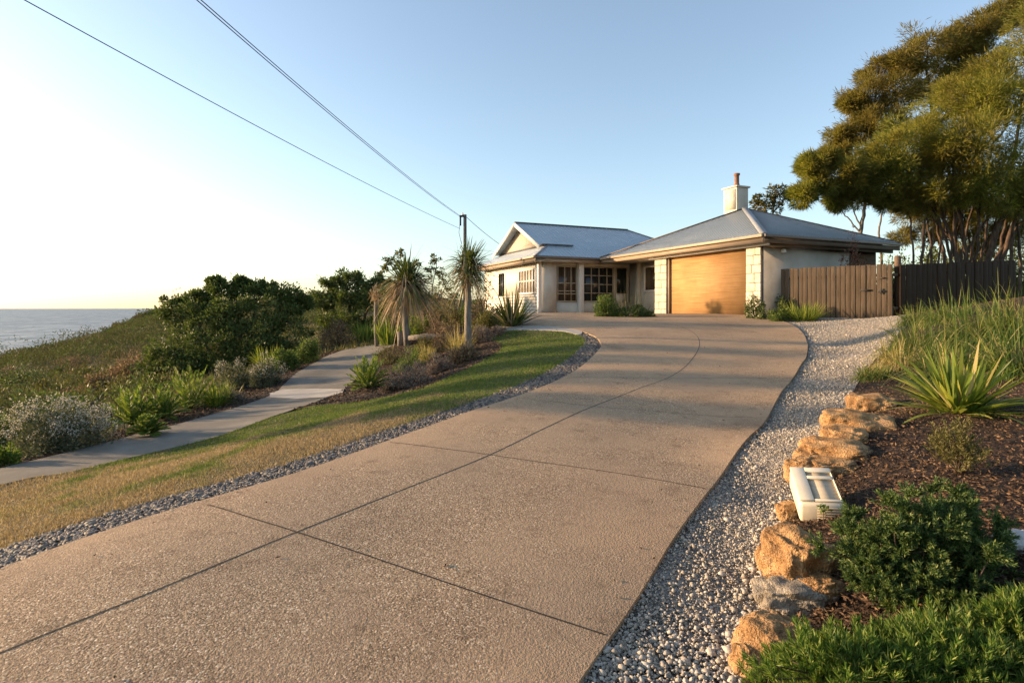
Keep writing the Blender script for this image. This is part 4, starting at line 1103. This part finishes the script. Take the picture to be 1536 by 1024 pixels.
tuft_px('flax_plant', 'large bronze-green flax at the left corner of the house', 'flax', 768, 490, 74, 62, 'palm_leaf', n=130, bw=.06, droop=(.02, .25), spread=.85, core=.2, extra=('skirt', .25))
bush_px('shrub', 'dark low shrub left of the bronze flax', 'shrub', 742, 490, 52, 34, 'leaf_dark', n=2200, leaf=.08)
bush_px('shrub', 'green shrub below the sunlit weatherboard wall', 'shrub', 712, 483, 66, 34, 'leaf_mid', n=2400, leaf=.09)
bush_px('twiggy_shrub', 'tall sparse twiggy shrub before the weatherboard wall', 'shrub', 725, 486, 60, 86, 'leaf_brown', n=700, leaf=.10, lw=.35, lobes=22)
bush_px('shrub', 'grey rounded mound at the end of the lawn', 'shrub', 738, 503, 56, 26, 'leaf_purple', n=2400, leaf=.05, lobes=10)
bush_px('shrub', 'olive shrub behind the front palm', 'shrub', 668, 490, 76, 44, 'leaf_olive', n=3000, leaf=.08)
bush_px('shrub', 'dark green shrub behind the leaning palm', 'shrub', 640, 492, 56, 40, 'leaf_dark', n=2400, leaf=.08)

# --- centre bed: palms, tussocks, stumps
def palm(name, label, px, py, top, w, h, trunk, n, nskirt, lean=(0, 0), rad=.09, dead=False, fw=.032):
    b = at(px, py); k_ = b.y / F
    root = thing(name, b, label, 'palm', 'palms in the centre bed')
    W, H_ = w * k_, h * k_; th = (py - top) * k_
    tp = np.array([lean[0] * k_, lean[1], th])
    pts = [(0, 0, -.1), (tp[0] * .6 - .02, 0, th * .3), (tp[0] * 1.6 + .02, tp[1] * .5, th * .66), tuple(tp)]
    Geo().tube(pts, [rad * 1.15, rad, rad * .92, rad * .8], 12).build('trunk', M[trunk], root, smooth=True)
    def fan(n, lo, hi, L, mat, part, dr):
        a = rng.uniform(0, 6.283, n); e = rng.uniform(lo, hi, n)
        D = np.stack([np.cos(a) * np.cos(e), np.sin(a) * np.cos(e), np.sin(e)], 1)
        P = tp + D * .05 + (0, 0, .04) + rng.normal(size=(n, 3)) * .07 * (1, 1, 2.2)
        D = D + np.array((.22, 0, .05)) * rng.random((n, 1)) + rng.normal(size=(n, 3)) * .12
        blades(Geo(), P, D, L * (1 - .45 * rng.random(n) ** 2) * rng.uniform(.7, 1.2, n), fw * rng.uniform(.6, 1.3, n), rng.uniform(*dr, n) * rng.uniform(.4, 1.8, n), 6).build(part, M[mat], root)
    if not dead:
        fan(n, -.35, 1.4, W * .60, 'palm_leaf', 'crown', (.08, .6))
    if nskirt: fan(nskirt, -.75 if not dead else .2, .2 if not dead else 1.4, W * (.46 if nskirt > 200 else .36), 'skirt', 'dead_fronds', (.2, .75) if not dead else (.1, .9))
    return root
palm('palm', 'leaning palm with a wide shaggy skirt of dead fronds', 612, 518, 428, 104, 110, 'bark_grey', 480, 560, (-4, .3), .11, fw=.04)
palm('palm', 'straight single-trunk palm in front of the power pole', 704, 529, 408, 88, 80, 'bark_grey', 460, 200, (-2, 0), .085, fw=.028)
palm('palm', 'thin palm with withered fronds at the path end', 566, 520, 448, 40, 60, 'bark_grey', 60, 130, (-2, 0), .07, dead=True)
b = at(602, 518); s_ = thing('stump', b, 'weathered grey stump beside the leaning palm', 'stump')
Geo().tube([(0, 0, -.05), (-.03, 0, .25), (-.05, 0, .46)], [.13, .10, .09], 9).build('wood', M['bark_grey'], s_)
Geo().tube([(.14, .05, -.05), (.12, .05, .15), (.14, .05, .3)], [.10, .08, .05], 8).build('spur', M['bark_grey'], s_)
b = at(648, 512)
tag(Geo().tube([(-.75, .1, .10), (-.3, .03, .14), (.3, 0, .15), (.75, -.05, .12)], [.07, .10, .09, .06], 9).build('log', M['bark_grey'], loc=b), 'grey driftwood log lying among the shrubs', 'log')
fronds('cycad', 'bright green cycad at the tip of the centre bed', 'cycad', at(552, 584), 62 * at(552, 584).y / F, 54 * at(552, 584).y / F, 'leaf_bright', n=30, ll=.16, lwid=.02)
for label, px, py, w, h, m_, kind in [
    ('olive tussock at the path end of the bed', 585, 545, 62, 34, 'leaf_olive', 0), ('green tussock behind the cycad', 610, 556, 72, 42, 'leaf_mid', 0),
    ('dusky grey-brown mound right of the cycad', 620, 578, 76, 40, 'leaf_purple', 0), ('small tan tuft on the mulch below the mounds', 588, 588, 34, 22, 'leaf_brown', 0),
    ('dusky mound on the open mulch', 655, 560, 54, 32, 'leaf_purple', 0), ('tall dry bush left of the straight palm', 668, 524, 66, 50, 'leaf_brown', 0),
    ('olive-brown bush between the two tall palms', 640, 532, 60, 36, 'leaf_olive', 0), ('brown mound behind the straight palm', 722, 512, 46, 36, 'leaf_purple', 0),
    ('dry shrub under the dead frond skirt', 655, 500, 50, 62, 'leaf_brown', 0)]:
    bush_px('tussock', label, 'shrub', px, py, w, h, m_, group='low mounds in the centre bed', n=2200, leaf=.055, lw=.28, lobes=12, up=.6)
tuft_px('grass_clump', 'straw-coloured grass clump at the foot of the straight palm', 'grass clump', 690, 530, 46, 52, 'blade_gold', n=260, bw=.010, droop=(.05, .4), core=.4)
tuft_px('grass_clump', 'straw-coloured grass clump beside the brown mound', 'grass clump', 640, 540, 40, 30, 'blade_gold', n=200, bw=.010, droop=(.05, .4), core=.4)
tuft_px('succulent', 'upright yellow-green succulent left of the thin palm', 'succulent', 549, 514, 42, 36, 'leaf_bright', n=130, bw=.05, droop=(0, .1), spread=.5, core=.75)
tuft_px('succulent', 'upright yellow-green succulent right of the thin palm', 'succulent', 588, 516, 46, 40, 'leaf_bright', n=140, bw=.05, droop=(0, .1), spread=.5, core=.75)
bush_px('shrub', 'round yellow-green bush under the leaning palm', 'shrub', 630, 502, 46, 44, 'leaf_bright', n=2600, leaf=.07)

for label, px, py, w, h, m_, n_ in [('brown-green shrub just behind the leaning palm', 606, 500, 70, 60, 'leaf_brown', 2600), ('tall wispy brown shrub between the two tall palms', 655, 492, 66, 84, 'leaf_brown', 1500), ('olive shrub right of the straight palm', 728, 500, 60, 40, 'leaf_olive', 2600), ('tall wispy olive shrub behind the straight palm', 686, 490, 64, 88, 'leaf_olive', 1300), ('green shrub in front of the conifer', 575, 505, 50, 34, 'leaf_mid', 2200), ('tan dry shrub on the bed behind the dusky mounds', 690, 545, 60, 34, 'leaf_brown', 2000)]:
    bush_px('shrub', label, 'shrub', px, py, w, h, m_, group='shrubs filling the centre bed', n=n_, leaf=.085, lw=.3, lobes=18, up=.7)
# --- left of the path
bush_px('shrub', 'rounded grey-green shrub with pale flower heads by the path', 'shrub', 88, 676, 152, 96, 'leaf_silver', n=12000, leaf=.042, lw=.45, lobes=46, tips=('flower_pale', .55))
bush_px('shrub', 'silver-leaved shrub with pale heads further up the path', 'shrub', 352, 582, 66, 54, 'leaf_silver', n=4200, leaf=.055, lobes=16, tips=('flower_pale', .35))
bush_px('shrub', 'silver-leaved shrub touching the first silver one', 'shrub', 400, 578, 58, 52, 'leaf_silver', n=4000, leaf=.055, lobes=16, tips=('flower_pale', .25))
for label, px, py, w, h in [('broad bright green fern nearest the flowering shrub', 200, 640, 96, 54), ('small bright fern spilling onto the path edge', 222, 654, 50, 26), ('tall bright fern with upright golden fronds', 286, 615, 84, 60), ('bright fern behind the small one', 244, 630, 70, 44)]:
    b, w, h = size(px, py, w, h)
    fronds('fern', label, 'fern', b, w * 1.1, h * 1.15, 'leaf_bright', 'ferns along the path', n=28, leaflets=24, ll=.15, lwid=.024)
tuft_px('grass_clump', 'pale green reedy clump beside the tall fern', 'grass clump', 326, 608, 48, 46, 'blade_flax', n=300, bw=.016, droop=(.05, .4), core=.5)
bush_px('shrub', 'small brown mound beside the path past the ferns', 'shrub', 350, 603, 46, 28, 'leaf_purple', n=1800, leaf=.05)
bush_px('shrub', 'bright olive shrub at the bend of the path', 'shrub', 428, 556, 52, 42, 'leaf_mid', n=2800, leaf=.07)
bush_px('shrub', 'rounded green shrub highest along the path', 'shrub', 462, 544, 50, 42, 'leaf_mid', n=2800, leaf=.07)
tuft_px('grass_clump', 'yellow grassy clump behind the silver shrubs', 'grass clump', 402, 548, 50, 34, 'blade_flax', n=260, bw=.02, droop=(.05, .3), core=.6)
bush_px('shrub', 'reddish-brown shrub beneath the round-headed tree', 'shrub', 508, 522, 74, 52, 'leaf_brown', n=3200, leaf=.09)
bush_px('shrub', 'yellowish low shrub at the very edge below the flowering one', 'shrub', 4, 700, 44, 34, 'leaf_bright', n=1800, leaf=.05)
bush_px('shrub', 'dark green shrub behind the flowering shrub', 'shrub', 8, 668, 60, 62, 'leaf_mid', n=2600, leaf=.06)
bush_px('twiggy_shrub', 'wispy grey-brown shrub behind the broad fern', 'shrub', 190, 612, 92, 66, 'leaf_olive', n=1300, leaf=.08, lw=.25, lobes=24, up=.8)
# ------------------------------------------------------------------ trees
def tree(name, label, Y, base, lobes, stems, mat, trunk='bark_brown', group=None, cat='tree', K=20, per=110, leaf=.28, lw=.028, wind=(-.3, 0, .15), flat=.8, srad=.09, twigs=5, dens=1.0, ground=None):
    """crown of leafy clumps carried by limbs; lobes (px, py, r in px, depth offset); stems: lists of (px, py) from the ground up"""
    b0 = ray(*base, Y); z0 = gz(b0.x, Y) if ground is None else ground
    root = thing(name, (b0.x, Y, z0), label, cat, group)
    o = np.array(root.location)
    k_ = Y / F
    T = Geo(); pts_all = []
    for st in stems:
        P = []
        n = len(st['p']); dy = st.get('dy', 0.0)
        for i, (px, py) in enumerate(st['p']):
            q = ray(px, py, Y + dy * i / max(n - 1, 1)); P.append(np.array(q) - o)
        P = np.array(P)
        if P[0][2] > .05 and st.get('root', True): P = np.concatenate([[P[0] * (1, 1, 0) + (0, 0, -.1)], P])
        t = np.linspace(0, 1, len(P)); tt = np.linspace(0, 1, len(P) * 4)
        Q = np.stack([np.interp(tt, t, P[:, i]) for i in range(3)], 1)
        Q[1:-1] = (Q[:-2] + Q[1:-1] * 2 + Q[2:]) / 4
        Q[1:] += rng.normal(size=(len(Q) - 1, 3)) * .025
        r = st.get('r', srad)
        T.tube(Q, np.linspace(r, r * .38, len(Q)), 7)
        pts_all.append(Q[len(Q) // 3:])
    pts = np.concatenate(pts_all)
    LP, LD = [], []
    for (px, py, r, dy) in lobes:
        c = np.array(ray(px, py, Y + dy)) - o; R = r * k_
        d2 = np.linalg.norm(pts - c, axis=1) + np.maximum(pts[:, 2] - c[2], 0) * 2
        s = pts[np.argmin(d2)]
        mid = s * .5 + c * .5 + np.array((0, 0, -.12 * np.linalg.norm(c - s)))
        rr = .012 + .02 * R
        T.tube([s, mid, c], [rr * 1.5, rr, rr * .6], 6)
        sc = unit(rng.normal(size=(K, 3))) * rng.uniform(.35, 1.0, (K, 1)) * (R, R, R * flat)
        cc = c + sc
        for q in range(min(K, twigs)):
            T.tube([c, c + sc[q] * .5 + rng.normal(size=3) * .06 * R, cc[q]], [rr * .6, rr * .4, .004], 4, False)
        m = int(per * dens)
        ii = np.repeat(np.arange(K), m)
        cr = rng.uniform(.16, .36, K)[ii][:, None] * R
        off = rng.normal(size=(K * m, 3)) * .55
        LP.append(cc[ii] + off * cr * (1, 1, .75))
        LD.append(unit(off + unit(sc)[ii] * .7) + rng.normal(size=(K * m, 3)) * .35 + wind)
    P = np.concatenate(LP); D = np.concatenate(LD)
    L = leaf * rng.uniform(.55, 1.3, len(P))
    leaves(Geo(), P, D, L, lw * rng.uniform(.7, 1.4, len(P)), .15).build('crown', M[mat], root)
    T.build('trunk', M[trunk], root, smooth=True)
    return root
S = lambda *p, r=.07, dy=0.0, **k: dict(p=list(p), r=r, dy=dy, **k)
tree('sheoak_tree', 'tall olive-brown she-oak rising behind the greener one', 29, (1440, 392),
     [(1392, 72, 42, 0), (1350, 92, 36, 0), (1318, 108, 30, .5), (1305, 145, 38, 0), (1345, 140, 46, 0), (1385, 120, 48, 1), (1290, 195, 36, 0), (1330, 190, 44, 0), (1420, 90, 36, 1), (1470, 42, 36, 0), (1500, 26, 30, 0), (1450, 60, 28, 0), (1535, 12, 34, 1),
      (1262, 205, 22, 0), (1256, 232, 20, 0), (1300, 235, 36, 0), (1430, 130, 44, 1), (1470, 95, 36, 1.5), (1280, 155, 20, 0), (1570, 30, 50, 1)],
     [S((1440, 392), (1420, 300), (1400, 200), (1390, 100), r=.15, dy=.5), S((1418, 392), (1390, 300), (1345, 220), (1310, 160), r=.12), S((1462, 392), (1465, 280), (1470, 160), (1475, 60), r=.13, dy=1), S((1500, 392), (1525, 200), (1545, 60), r=.12)],
     'sheoak', K=28, per=160, leaf=.28, lw=.030, wind=(-.15, 0, .25))
tree('sheoak_tree', 'spreading green she-oak with many leaning stems behind the dark fence', 24, (1450, 392),
     [(1545, 95, 56, 0), (1490, 125, 54, -.5), (1440, 150, 50, 0), (1405, 180, 50, .5), (1370, 205, 46, 0), (1335, 232, 42, -.5), (1300, 248, 36, 0), (1262, 262, 32, 0), (1228, 276, 26, 0), (1205, 292, 20, 0), (1215, 248, 20, 0), (1240, 240, 20, 0),
      (1450, 205, 54, -1.5), (1510, 190, 60, -1), (1550, 240, 60, 0), (1490, 250, 50, -1), (1430, 250, 46, -1), (1380, 255, 42, 0), (1335, 275, 34, 0), (1610, 140, 80, 0), (1620, 40, 80, 0), (1570, 30, 50, .5), (1640, 260, 80, 0),
      (1290, 288, 26, .5), (1255, 300, 20, .5), (1400, 290, 36, -.6), (1450, 285, 40, -.8), (1500, 290, 44, -.6), (1545, 300, 46, -.4), (1360, 300, 26, -.3), (1330, 300, 20, 0), (1470, 165, 50, -1), (1530, 150, 50, -1), (1410, 225, 44, -.8)],
     [S((1452, 392), (1440, 320), (1420, 250), (1400, 190), r=.10, dy=.4), S((1478, 392), (1510, 310), (1545, 230), (1570, 120), r=.15, dy=-.6), S((1500, 392), (1535, 300), (1590, 220), r=.12, dy=.5), S((1436, 392), (1418, 330), (1390, 270), (1340, 245), r=.10),
      S((1436, 392), (1430, 300), (1445, 220), r=.09, dy=.8), S((1428, 392), (1410, 330), (1380, 290), (1330, 268), r=.07, dy=-.6), S((1418, 392), (1405, 330), (1400, 270), (1385, 225), r=.07, dy=.7), S((1462, 392), (1472, 300), (1490, 210), r=.08, dy=-1), S((1515, 392), (1520, 340), (1540, 300), (1565, 280), r=.08, dy=-1), S((1470, 392), (1482, 330), (1478, 270), (1500, 220), r=.06, dy=.4), S((1424, 392), (1436, 330), (1430, 265), r=.05, dy=-.8), S((1530, 392), (1526, 330), (1545, 270), r=.07, dy=.2), S((1392, 392), (1402, 345), (1396, 300), r=.045, dy=-.3), S((1444, 392), (1468, 345), (1498, 305), (1530, 285), r=.06, dy=.1),
      S((1398, 392), (1392, 330), (1370, 285), r=.06, dy=.5), S((1382, 392), (1386, 330), (1400, 270), (1425, 225), r=.07, dy=.3), S((1490, 392), (1520, 350), (1545, 320), r=.10, dy=.6), S((1440, 392), (1455, 320), (1485, 260), r=.07, dy=.9), S((1408, 392), (1420, 310), (1410, 250), r=.05, dy=-.4), S((1371, 392), (1366, 330), (1350, 280), r=.055, dy=.2),
      S((1430, 360), (1380, 310), (1310, 285), (1240, 275), r=.05, root=False), S((1455, 392), (1470, 330), (1455, 270), r=.06, dy=-.9), S((1500, 392), (1508, 330), (1530, 260), r=.08, dy=.9)],
     'sheoak_green', K=28, per=175, leaf=.25, lw=.025, wind=(-.35, 0, .18))
q_ = [(1362, 322, 22, .8), (1345, 300, 18, .5), (1388, 352, 22, 1), (1355, 355, 16, 1), (1410, 325, 30, 1), (1450, 318, 34, 1.2), (1490, 325, 34, 1.3), (1530, 310, 40, 1.2), (1385, 318, 24, 1), (1540, 360, 34, 1.5), (1460, 355, 30, 1.6), (1430, 300, 26, 0), (1470, 300, 30, .5), (1400, 305, 24, 0), (1510, 300, 34, .5), (1450, 340, 24, .4), (1500, 350, 26, .8), (1370, 300, 20, 0), (1415, 350, 18, .5), (1475, 372, 22, .6), (1535, 335, 30, .8)]
tree('sheoak_tree', 'brown half-bare she-oak thicket under the green crown', 25.5, (1460, 392), q_,
     [S((1460, 392), (1450, 340), (1430, 290), r=.06), S((1470, 392), (1490, 340), (1510, 290), r=.06), S((1440, 392), (1420, 345), (1405, 300), r=.05), S((1500, 392), (1510, 350), (1530, 300), r=.06), S((1425, 392), (1440, 330), (1470, 280), r=.05), S((1485, 392), (1475, 330), (1460, 290), r=.05)],
     'sheoak', K=22, per=80, leaf=.28, lw=.022, wind=(-.1, 0, .1), twigs=14)
tree('slender_tree', 'slender bare-stemmed tree standing behind the garage roof end', 31, (1292, 392), [(1300, 282, 30, 0), (1275, 275, 26, 0), (1325, 285, 26, 0), (1255, 302, 14, 0)],
     [S((1292, 392), (1291, 345), (1298, 305), (1300, 285), r=.15), S((1291, 350), (1270, 325), (1252, 305), r=.05, root=False), S((1322, 392), (1318, 340), (1328, 300), r=.09, dy=.5), S((1293, 345), (1282, 318), (1272, 300), r=.05, root=False)],
     'sheoak', trunk='bark_grey', K=14, per=90, leaf=.34, lw=.034)
tree('small_tree', 'small sparse tree showing above the roof right of the chimney', 34, (1158, 400), [(1165, 285, 12, 0), (1150, 300, 14, 0), (1172, 300, 12, 0), (1140, 312, 12, 0), (1160, 312, 14, 0), (1182, 290, 8, 0), (1135, 300, 8, 0)],
     [S((1158, 400), (1157, 330), (1163, 290), r=.10), S((1157, 330), (1143, 305), r=.05, root=False), S((1157, 325), (1178, 295), r=.05, root=False)], 'leaf_olive', K=10, per=26, leaf=.22, lw=.07, twigs=10)
for label, px, py, w, h, Y in [('dark shrub mass behind the dark fence under the trees', 1510, 392, 90, 46, 27), ('dark shrub between the stems and the garage roof', 1345, 392, 70, 44, 30), ('dark shrub behind the round timber post', 1395, 392, 60, 26, 26), ('dark shrub low behind the many stems', 1450, 394, 70, 30, 26.5), ('dark shrub at the far right behind the fence', 1570, 392, 80, 70, 28), ('tall dark shrub filling the gap behind the leaning stems', 1490, 392, 110, 84, 30), ('tall dark shrub behind the thinnest stems', 1410, 392, 80, 66, 31)]:
    q = ray(px, py, Y); z = gz(q.x, Y)
    top = (HY - (py - h)) / F * Y
    leafy('shrub', label, 'shrub', (q.x, Y, z), w * Y / F * 1.1, top - z, 'leaf_dark', group='shrubs behind the dark fence', n=3600, leaf=.14, lobes=16)
# --- trees to the left, on the seaward side
tree('coastal_tree', 'broad dark coastal tree in front of the sea on the slope', 24, (345, 560),
     [(262, 470, 30, 0), (292, 450, 22, 0), (300, 490, 40, -.5), (335, 438, 24, 0), (340, 475, 42, -.5), (375, 440, 30, 0), (385, 480, 44, -1), (420, 450, 30, 0), (432, 485, 38, -.5), (275, 520, 40, -1), (325, 525, 42, -1.2), (375, 525, 42, -1.2), (250, 545, 34, -1), (290, 560, 32, -1.4), (410, 525, 32, -1), (345, 555, 30, -1.5), (452, 458, 18, .5), (325, 424, 12, 0), (362, 424, 12, 0), (400, 432, 14, 0), (235, 570, 24, -1)],
     [S((345, 585), (340, 520), (335, 450), r=.12), S((350, 585), (375, 510), (385, 450), r=.11), S((340, 585), (310, 520), (290, 460), r=.11), S((352, 585), (410, 520), (430, 465), r=.1), S((336, 590), (280, 550), (262, 490), r=.09)],
     'leaf_dark', K=22, per=120, leaf=.13, lw=.06, wind=(0, 0, .35), twigs=3)
tree('coastal_tree', 'round-headed dark tree behind the thin palm', 30, (530, 510),
     [(500, 428, 20, 0), (530, 418, 22, 0), (560, 424, 20, 0), (482, 452, 22, 0), (515, 450, 26, -.5), (550, 450, 26, -.5), (578, 448, 20, 0), (495, 485, 24, -.5), (530, 485, 26, -1), (565, 488, 26, -1), (588, 430, 14, 0)],
     [S((530, 520), (528, 480), (520, 435), r=.12), S((532, 520), (548, 475), (558, 435), r=.11), S((528, 520), (505, 475), (492, 440), r=.1)],
     'leaf_dark', K=20, per=110, leaf=.14, lw=.065, wind=(0, 0, .4), flat=.7, twigs=3)
tree('slender_tree', 'thin open tree with sparse leaves behind the leaning palm', 24, (640, 500), [(582, 388, 9, 0), (600, 382, 8, 0), (576, 404, 9, 0), (596, 398, 8, 0), (655, 390, 10, 0), (648, 402, 11, 0), (662, 410, 12, 0), (640, 420, 12, 0), (672, 425, 14, 0), (655, 440, 14, 0), (610, 400, 8, 0), (625, 395, 8, 0), (680, 445, 12, 0)],
     [S((640, 500), (630, 440), (600, 400), (582, 386), r=.035), S((642, 500), (648, 440), (655, 392), r=.035), S((645, 500), (660, 450), (672, 420), r=.03)], 'leaf_olive', trunk='twig', K=8, per=22, leaf=.11, lw=.05, twigs=8)
tree('conifer', 'dark upright conifer between the thin and leaning palms', 26, (586, 512), [(588, 440, 16, 0), (586, 465, 22, 0), (590, 490, 24, 0), (580, 505, 22, 0), (600, 478, 18, 0)], [S((588, 520), (588, 480), (588, 440), r=.08)], 'leaf_dark', K=18, per=90, leaf=.15, lw=.05, twigs=3)
# slender trees further left on the slope, whose long shadows fall across path and driveway
for n_, (X, Y, zt) in enumerate([(-15.5, 9.6, 2.0), (-17, 11.6, 2.7), (-16, 13.2, 2.3), (-19, 15.4, 3.3)]):
    q = lambda x, y, z_: (HX + F * x / y, HY - F * z_ / y)
    k_ = F / Y; lb = [(*q(X + dx, Y, zt + dz), r * k_, dy) for dx, dz, r, dy in [(0, 0, .55, 0), (.5, -.4, .5, .15), (-.5, -.5, .55, -.1), (.2, -1.0, .5, -.2), (-.3, -1.3, .45, .2), (.7, -.9, .35, 0)]]
    b_ = q(X, Y, zt - 4.5)
    tree('slender_tree', 'slender coastal tree on the seaward slope beyond the flowering shrub', Y, b_, lb, [S(b_, q(X + .1, Y, zt - 2.5), q(X, Y, zt), r=.08)], 'leaf_olive', group='trees on the seaward slope', K=12, per=45, leaf=.16, lw=.05, twigs=4)
# --- scrub over the headland
def scrub_points(n, xr, yr):
    Q = np.column_stack([rng.uniform(*xr, n), rng.uniform(*yr, n)])
    return Q
Q = scrub_points(6000, (-95, -9), (8, 140))
z = g(Q[:, 0], Q[:, 1])
band = np.interp(Q[:, 1], [5, 20, 25, 40], [-9.6, -9.6, -10.5, -14])
keep = (Q[:, 0] < band - .6) & (z > -24) & (Q[:, 0] > -1.05 * Q[:, 1] - 8)
Q = Q[keep]; z = z[keep]
near = (Q[:, 1] < 40) & (Q[:, 0] > -1.0 * Q[:, 1])
nb = Q[near][:64]
for k_, (x, y) in enumerate(nb):
    m_ = ('leaf_olive', 'leaf_mid', 'leaf_dark', 'leaf_brown', 'leaf_olive')[k_ % 5]
    wd = rng.uniform(1.8, 4.2)
    leafy('scrub_bush', {'leaf_olive': 'low olive scrub bush on the seaward slope', 'leaf_mid': 'low fresh green scrub bush on the seaward slope', 'leaf_dark': 'low dark green scrub bush on the seaward slope', 'leaf_brown': 'low brown scrub bush on the seaward slope'}[m_], 'bush',
          (x, y, gz(x, y) - .15), wd, rng.uniform(.6, 1.25), m_, group='scrub bushes on the seaward slope', n=2200, leaf=.10, lw=.45, lobes=12)
def mass(name, Q, z, mats, per, rad, hgt, leaf):
    idx = (np.clip(.5 + .33 * np.sin(Q[:, 0] * .23 + 1.7 * np.sin(Q[:, 1] * .11)) + .33 * np.sin(Q[:, 1] * .31 + 1.3 * np.sin(Q[:, 0] * .17)) + rng.normal(size=len(Q)) * .10, 0, .999) * len(mats)).astype(int)
    for c_, m_ in enumerate(mats):
        q = Q[idx == c_]; zq = z[idx == c_]
        n = len(q); R = rng.uniform(*rad, n); H_ = rng.uniform(*hgt, n); big = rng.random(n) < .12; R = np.where(big, R * 1.5, R); H_ = np.where(big, H_ * 1.9, H_)
        U = cloud(n * per, .7).reshape(n, per, 3); U[..., 2] = np.abs(U[..., 2])
        P = U * np.stack([R, R, H_], -1)[:, None] * (1 + .25 * np.sin(U[..., :1] * 5 + U[..., 1:2] * 4)) + np.column_stack([q, zq - .1])[:, None]
        dist = np.hypot(q[:, 0], q[:, 1])
        L = (leaf * np.interp(dist, [15, 40, 140], [.7, 1.0, 3.0]))[:, None] * rng.uniform(.6, 1.3, (n, per))
        leaves(Geo(), P.reshape(-1, 3), (U + rng.normal(size=U.shape) * .5 + (0, 0, .3)).reshape(-1, 3), L.ravel(), (L * .5).ravel()).build(name, M[m_]).__setitem__('kind', 'stuff')
far = np.ones(len(Q), bool); far[np.where(near)[0][:64]] = False
M['scrub_olive'] = leafmat('scrub_olive', [(.055, .056, .020), (.072, .071, .025)], .2, .8)
M['scrub_dark'] = leafmat('scrub_dark', [(.034, .047, .016), (.045, .058, .020)], .2, .8)
M['scrub_brown'] = leafmat('scrub_brown', [(.075, .060, .035), (.095, .076, .045)], .2, .8)
M['scrub_green'] = leafmat('scrub_green', [(.058, .076, .022), (.075, .092, .026)], .2, .8)
mass('scrub', Q[far][::2], z[far][::2], ['scrub_olive', 'scrub_dark', 'scrub_brown', 'scrub_green', 'scrub_olive'], 330, (1.1, 2.8), (.45, 1.15), .10)
# dry grass and weeds between the bed and the scrub
Q = np.column_stack([rng.uniform(-17, -5.5, 26000), rng.uniform(4.5, 40, 26000)])
pf_x = np.interp(Q[:, 1], pf[:, 1], pf[:, 0])
Q = Q[(Q[:, 0] < pf_x - 1.0 - .3 * rng.random(len(Q)))]
n = len(Q)
tag(blades(Geo(), drop(Q, -.02), rng.normal(size=(n, 3)) * .4 + (0, 0, 1), rng.uniform(.10, .42, n), .018, rng.uniform(.1, .6, n), 3).build('undergrowth', M['leaf_olive']), kind='stuff')
# undergrowth behind the centre bed
Q = np.column_stack([rng.uniform(-9, -.8, 9000), rng.uniform(20, 34, 9000)])
pn_x = np.interp(Q[:, 1], pn[:, 1], pn[:, 0]); Q = Q[(np.abs(Q[:, 0] - pn_x) > 1.3) & (Q[:, 0] + .0 * Q[:, 1] < -1.2 - (Q[:, 1] > 26) * 1.2)]
n = len(Q)
tag(blades(Geo(), drop(Q, -.02), rng.normal(size=(n, 3)) * .45 + (0, 0, 1), rng.uniform(.15, .5, n), .02, rng.uniform(.1, .6, n), 3).build('undergrowth', M['leaf_olive']), kind='stuff')
for label, px, py, w, h, m_ in [('dark brown scrub thicket left of the broad coastal tree', 205, 575, 90, 62, 'leaf_brown'), ('smaller brown scrub thicket lower on the slope', 150, 592, 70, 40, 'leaf_brown'), ('round dark green scrub bush low at the far left', 30, 590, 90, 50, 'leaf_dark')]:
    b, W, H_ = size(px, py, w, h)
    leafy('scrub_bush', label, 'bush', b, W, H_, m_, group='scrub bushes on the seaward slope', n=5200, leaf=.10, lw=.45, lobes=22)
b = at(821, 931)
tuft('weed', 'tiny green weed growing in the driveway joint', 'weed', (b.x, b.y, b.z + .03), .05, .03, 'blade_lush', n=26, bw=.003, seg=2)
# --- brick on the gravel
M['brick'] = mottled('orange_brick', [(.30, .10, .035), (.42, .16, .06)], 12, .85, .4)
b = at(1302, 475)
br = tag(Geo().box(-.24, .24, -.10, .10, -.02, .13).build('brick', M['brick'], bevel=.015, loc=b), 'orange brick lying on the gravel before the fence', 'brick')
br.rotation_euler = (0, .08, .25)
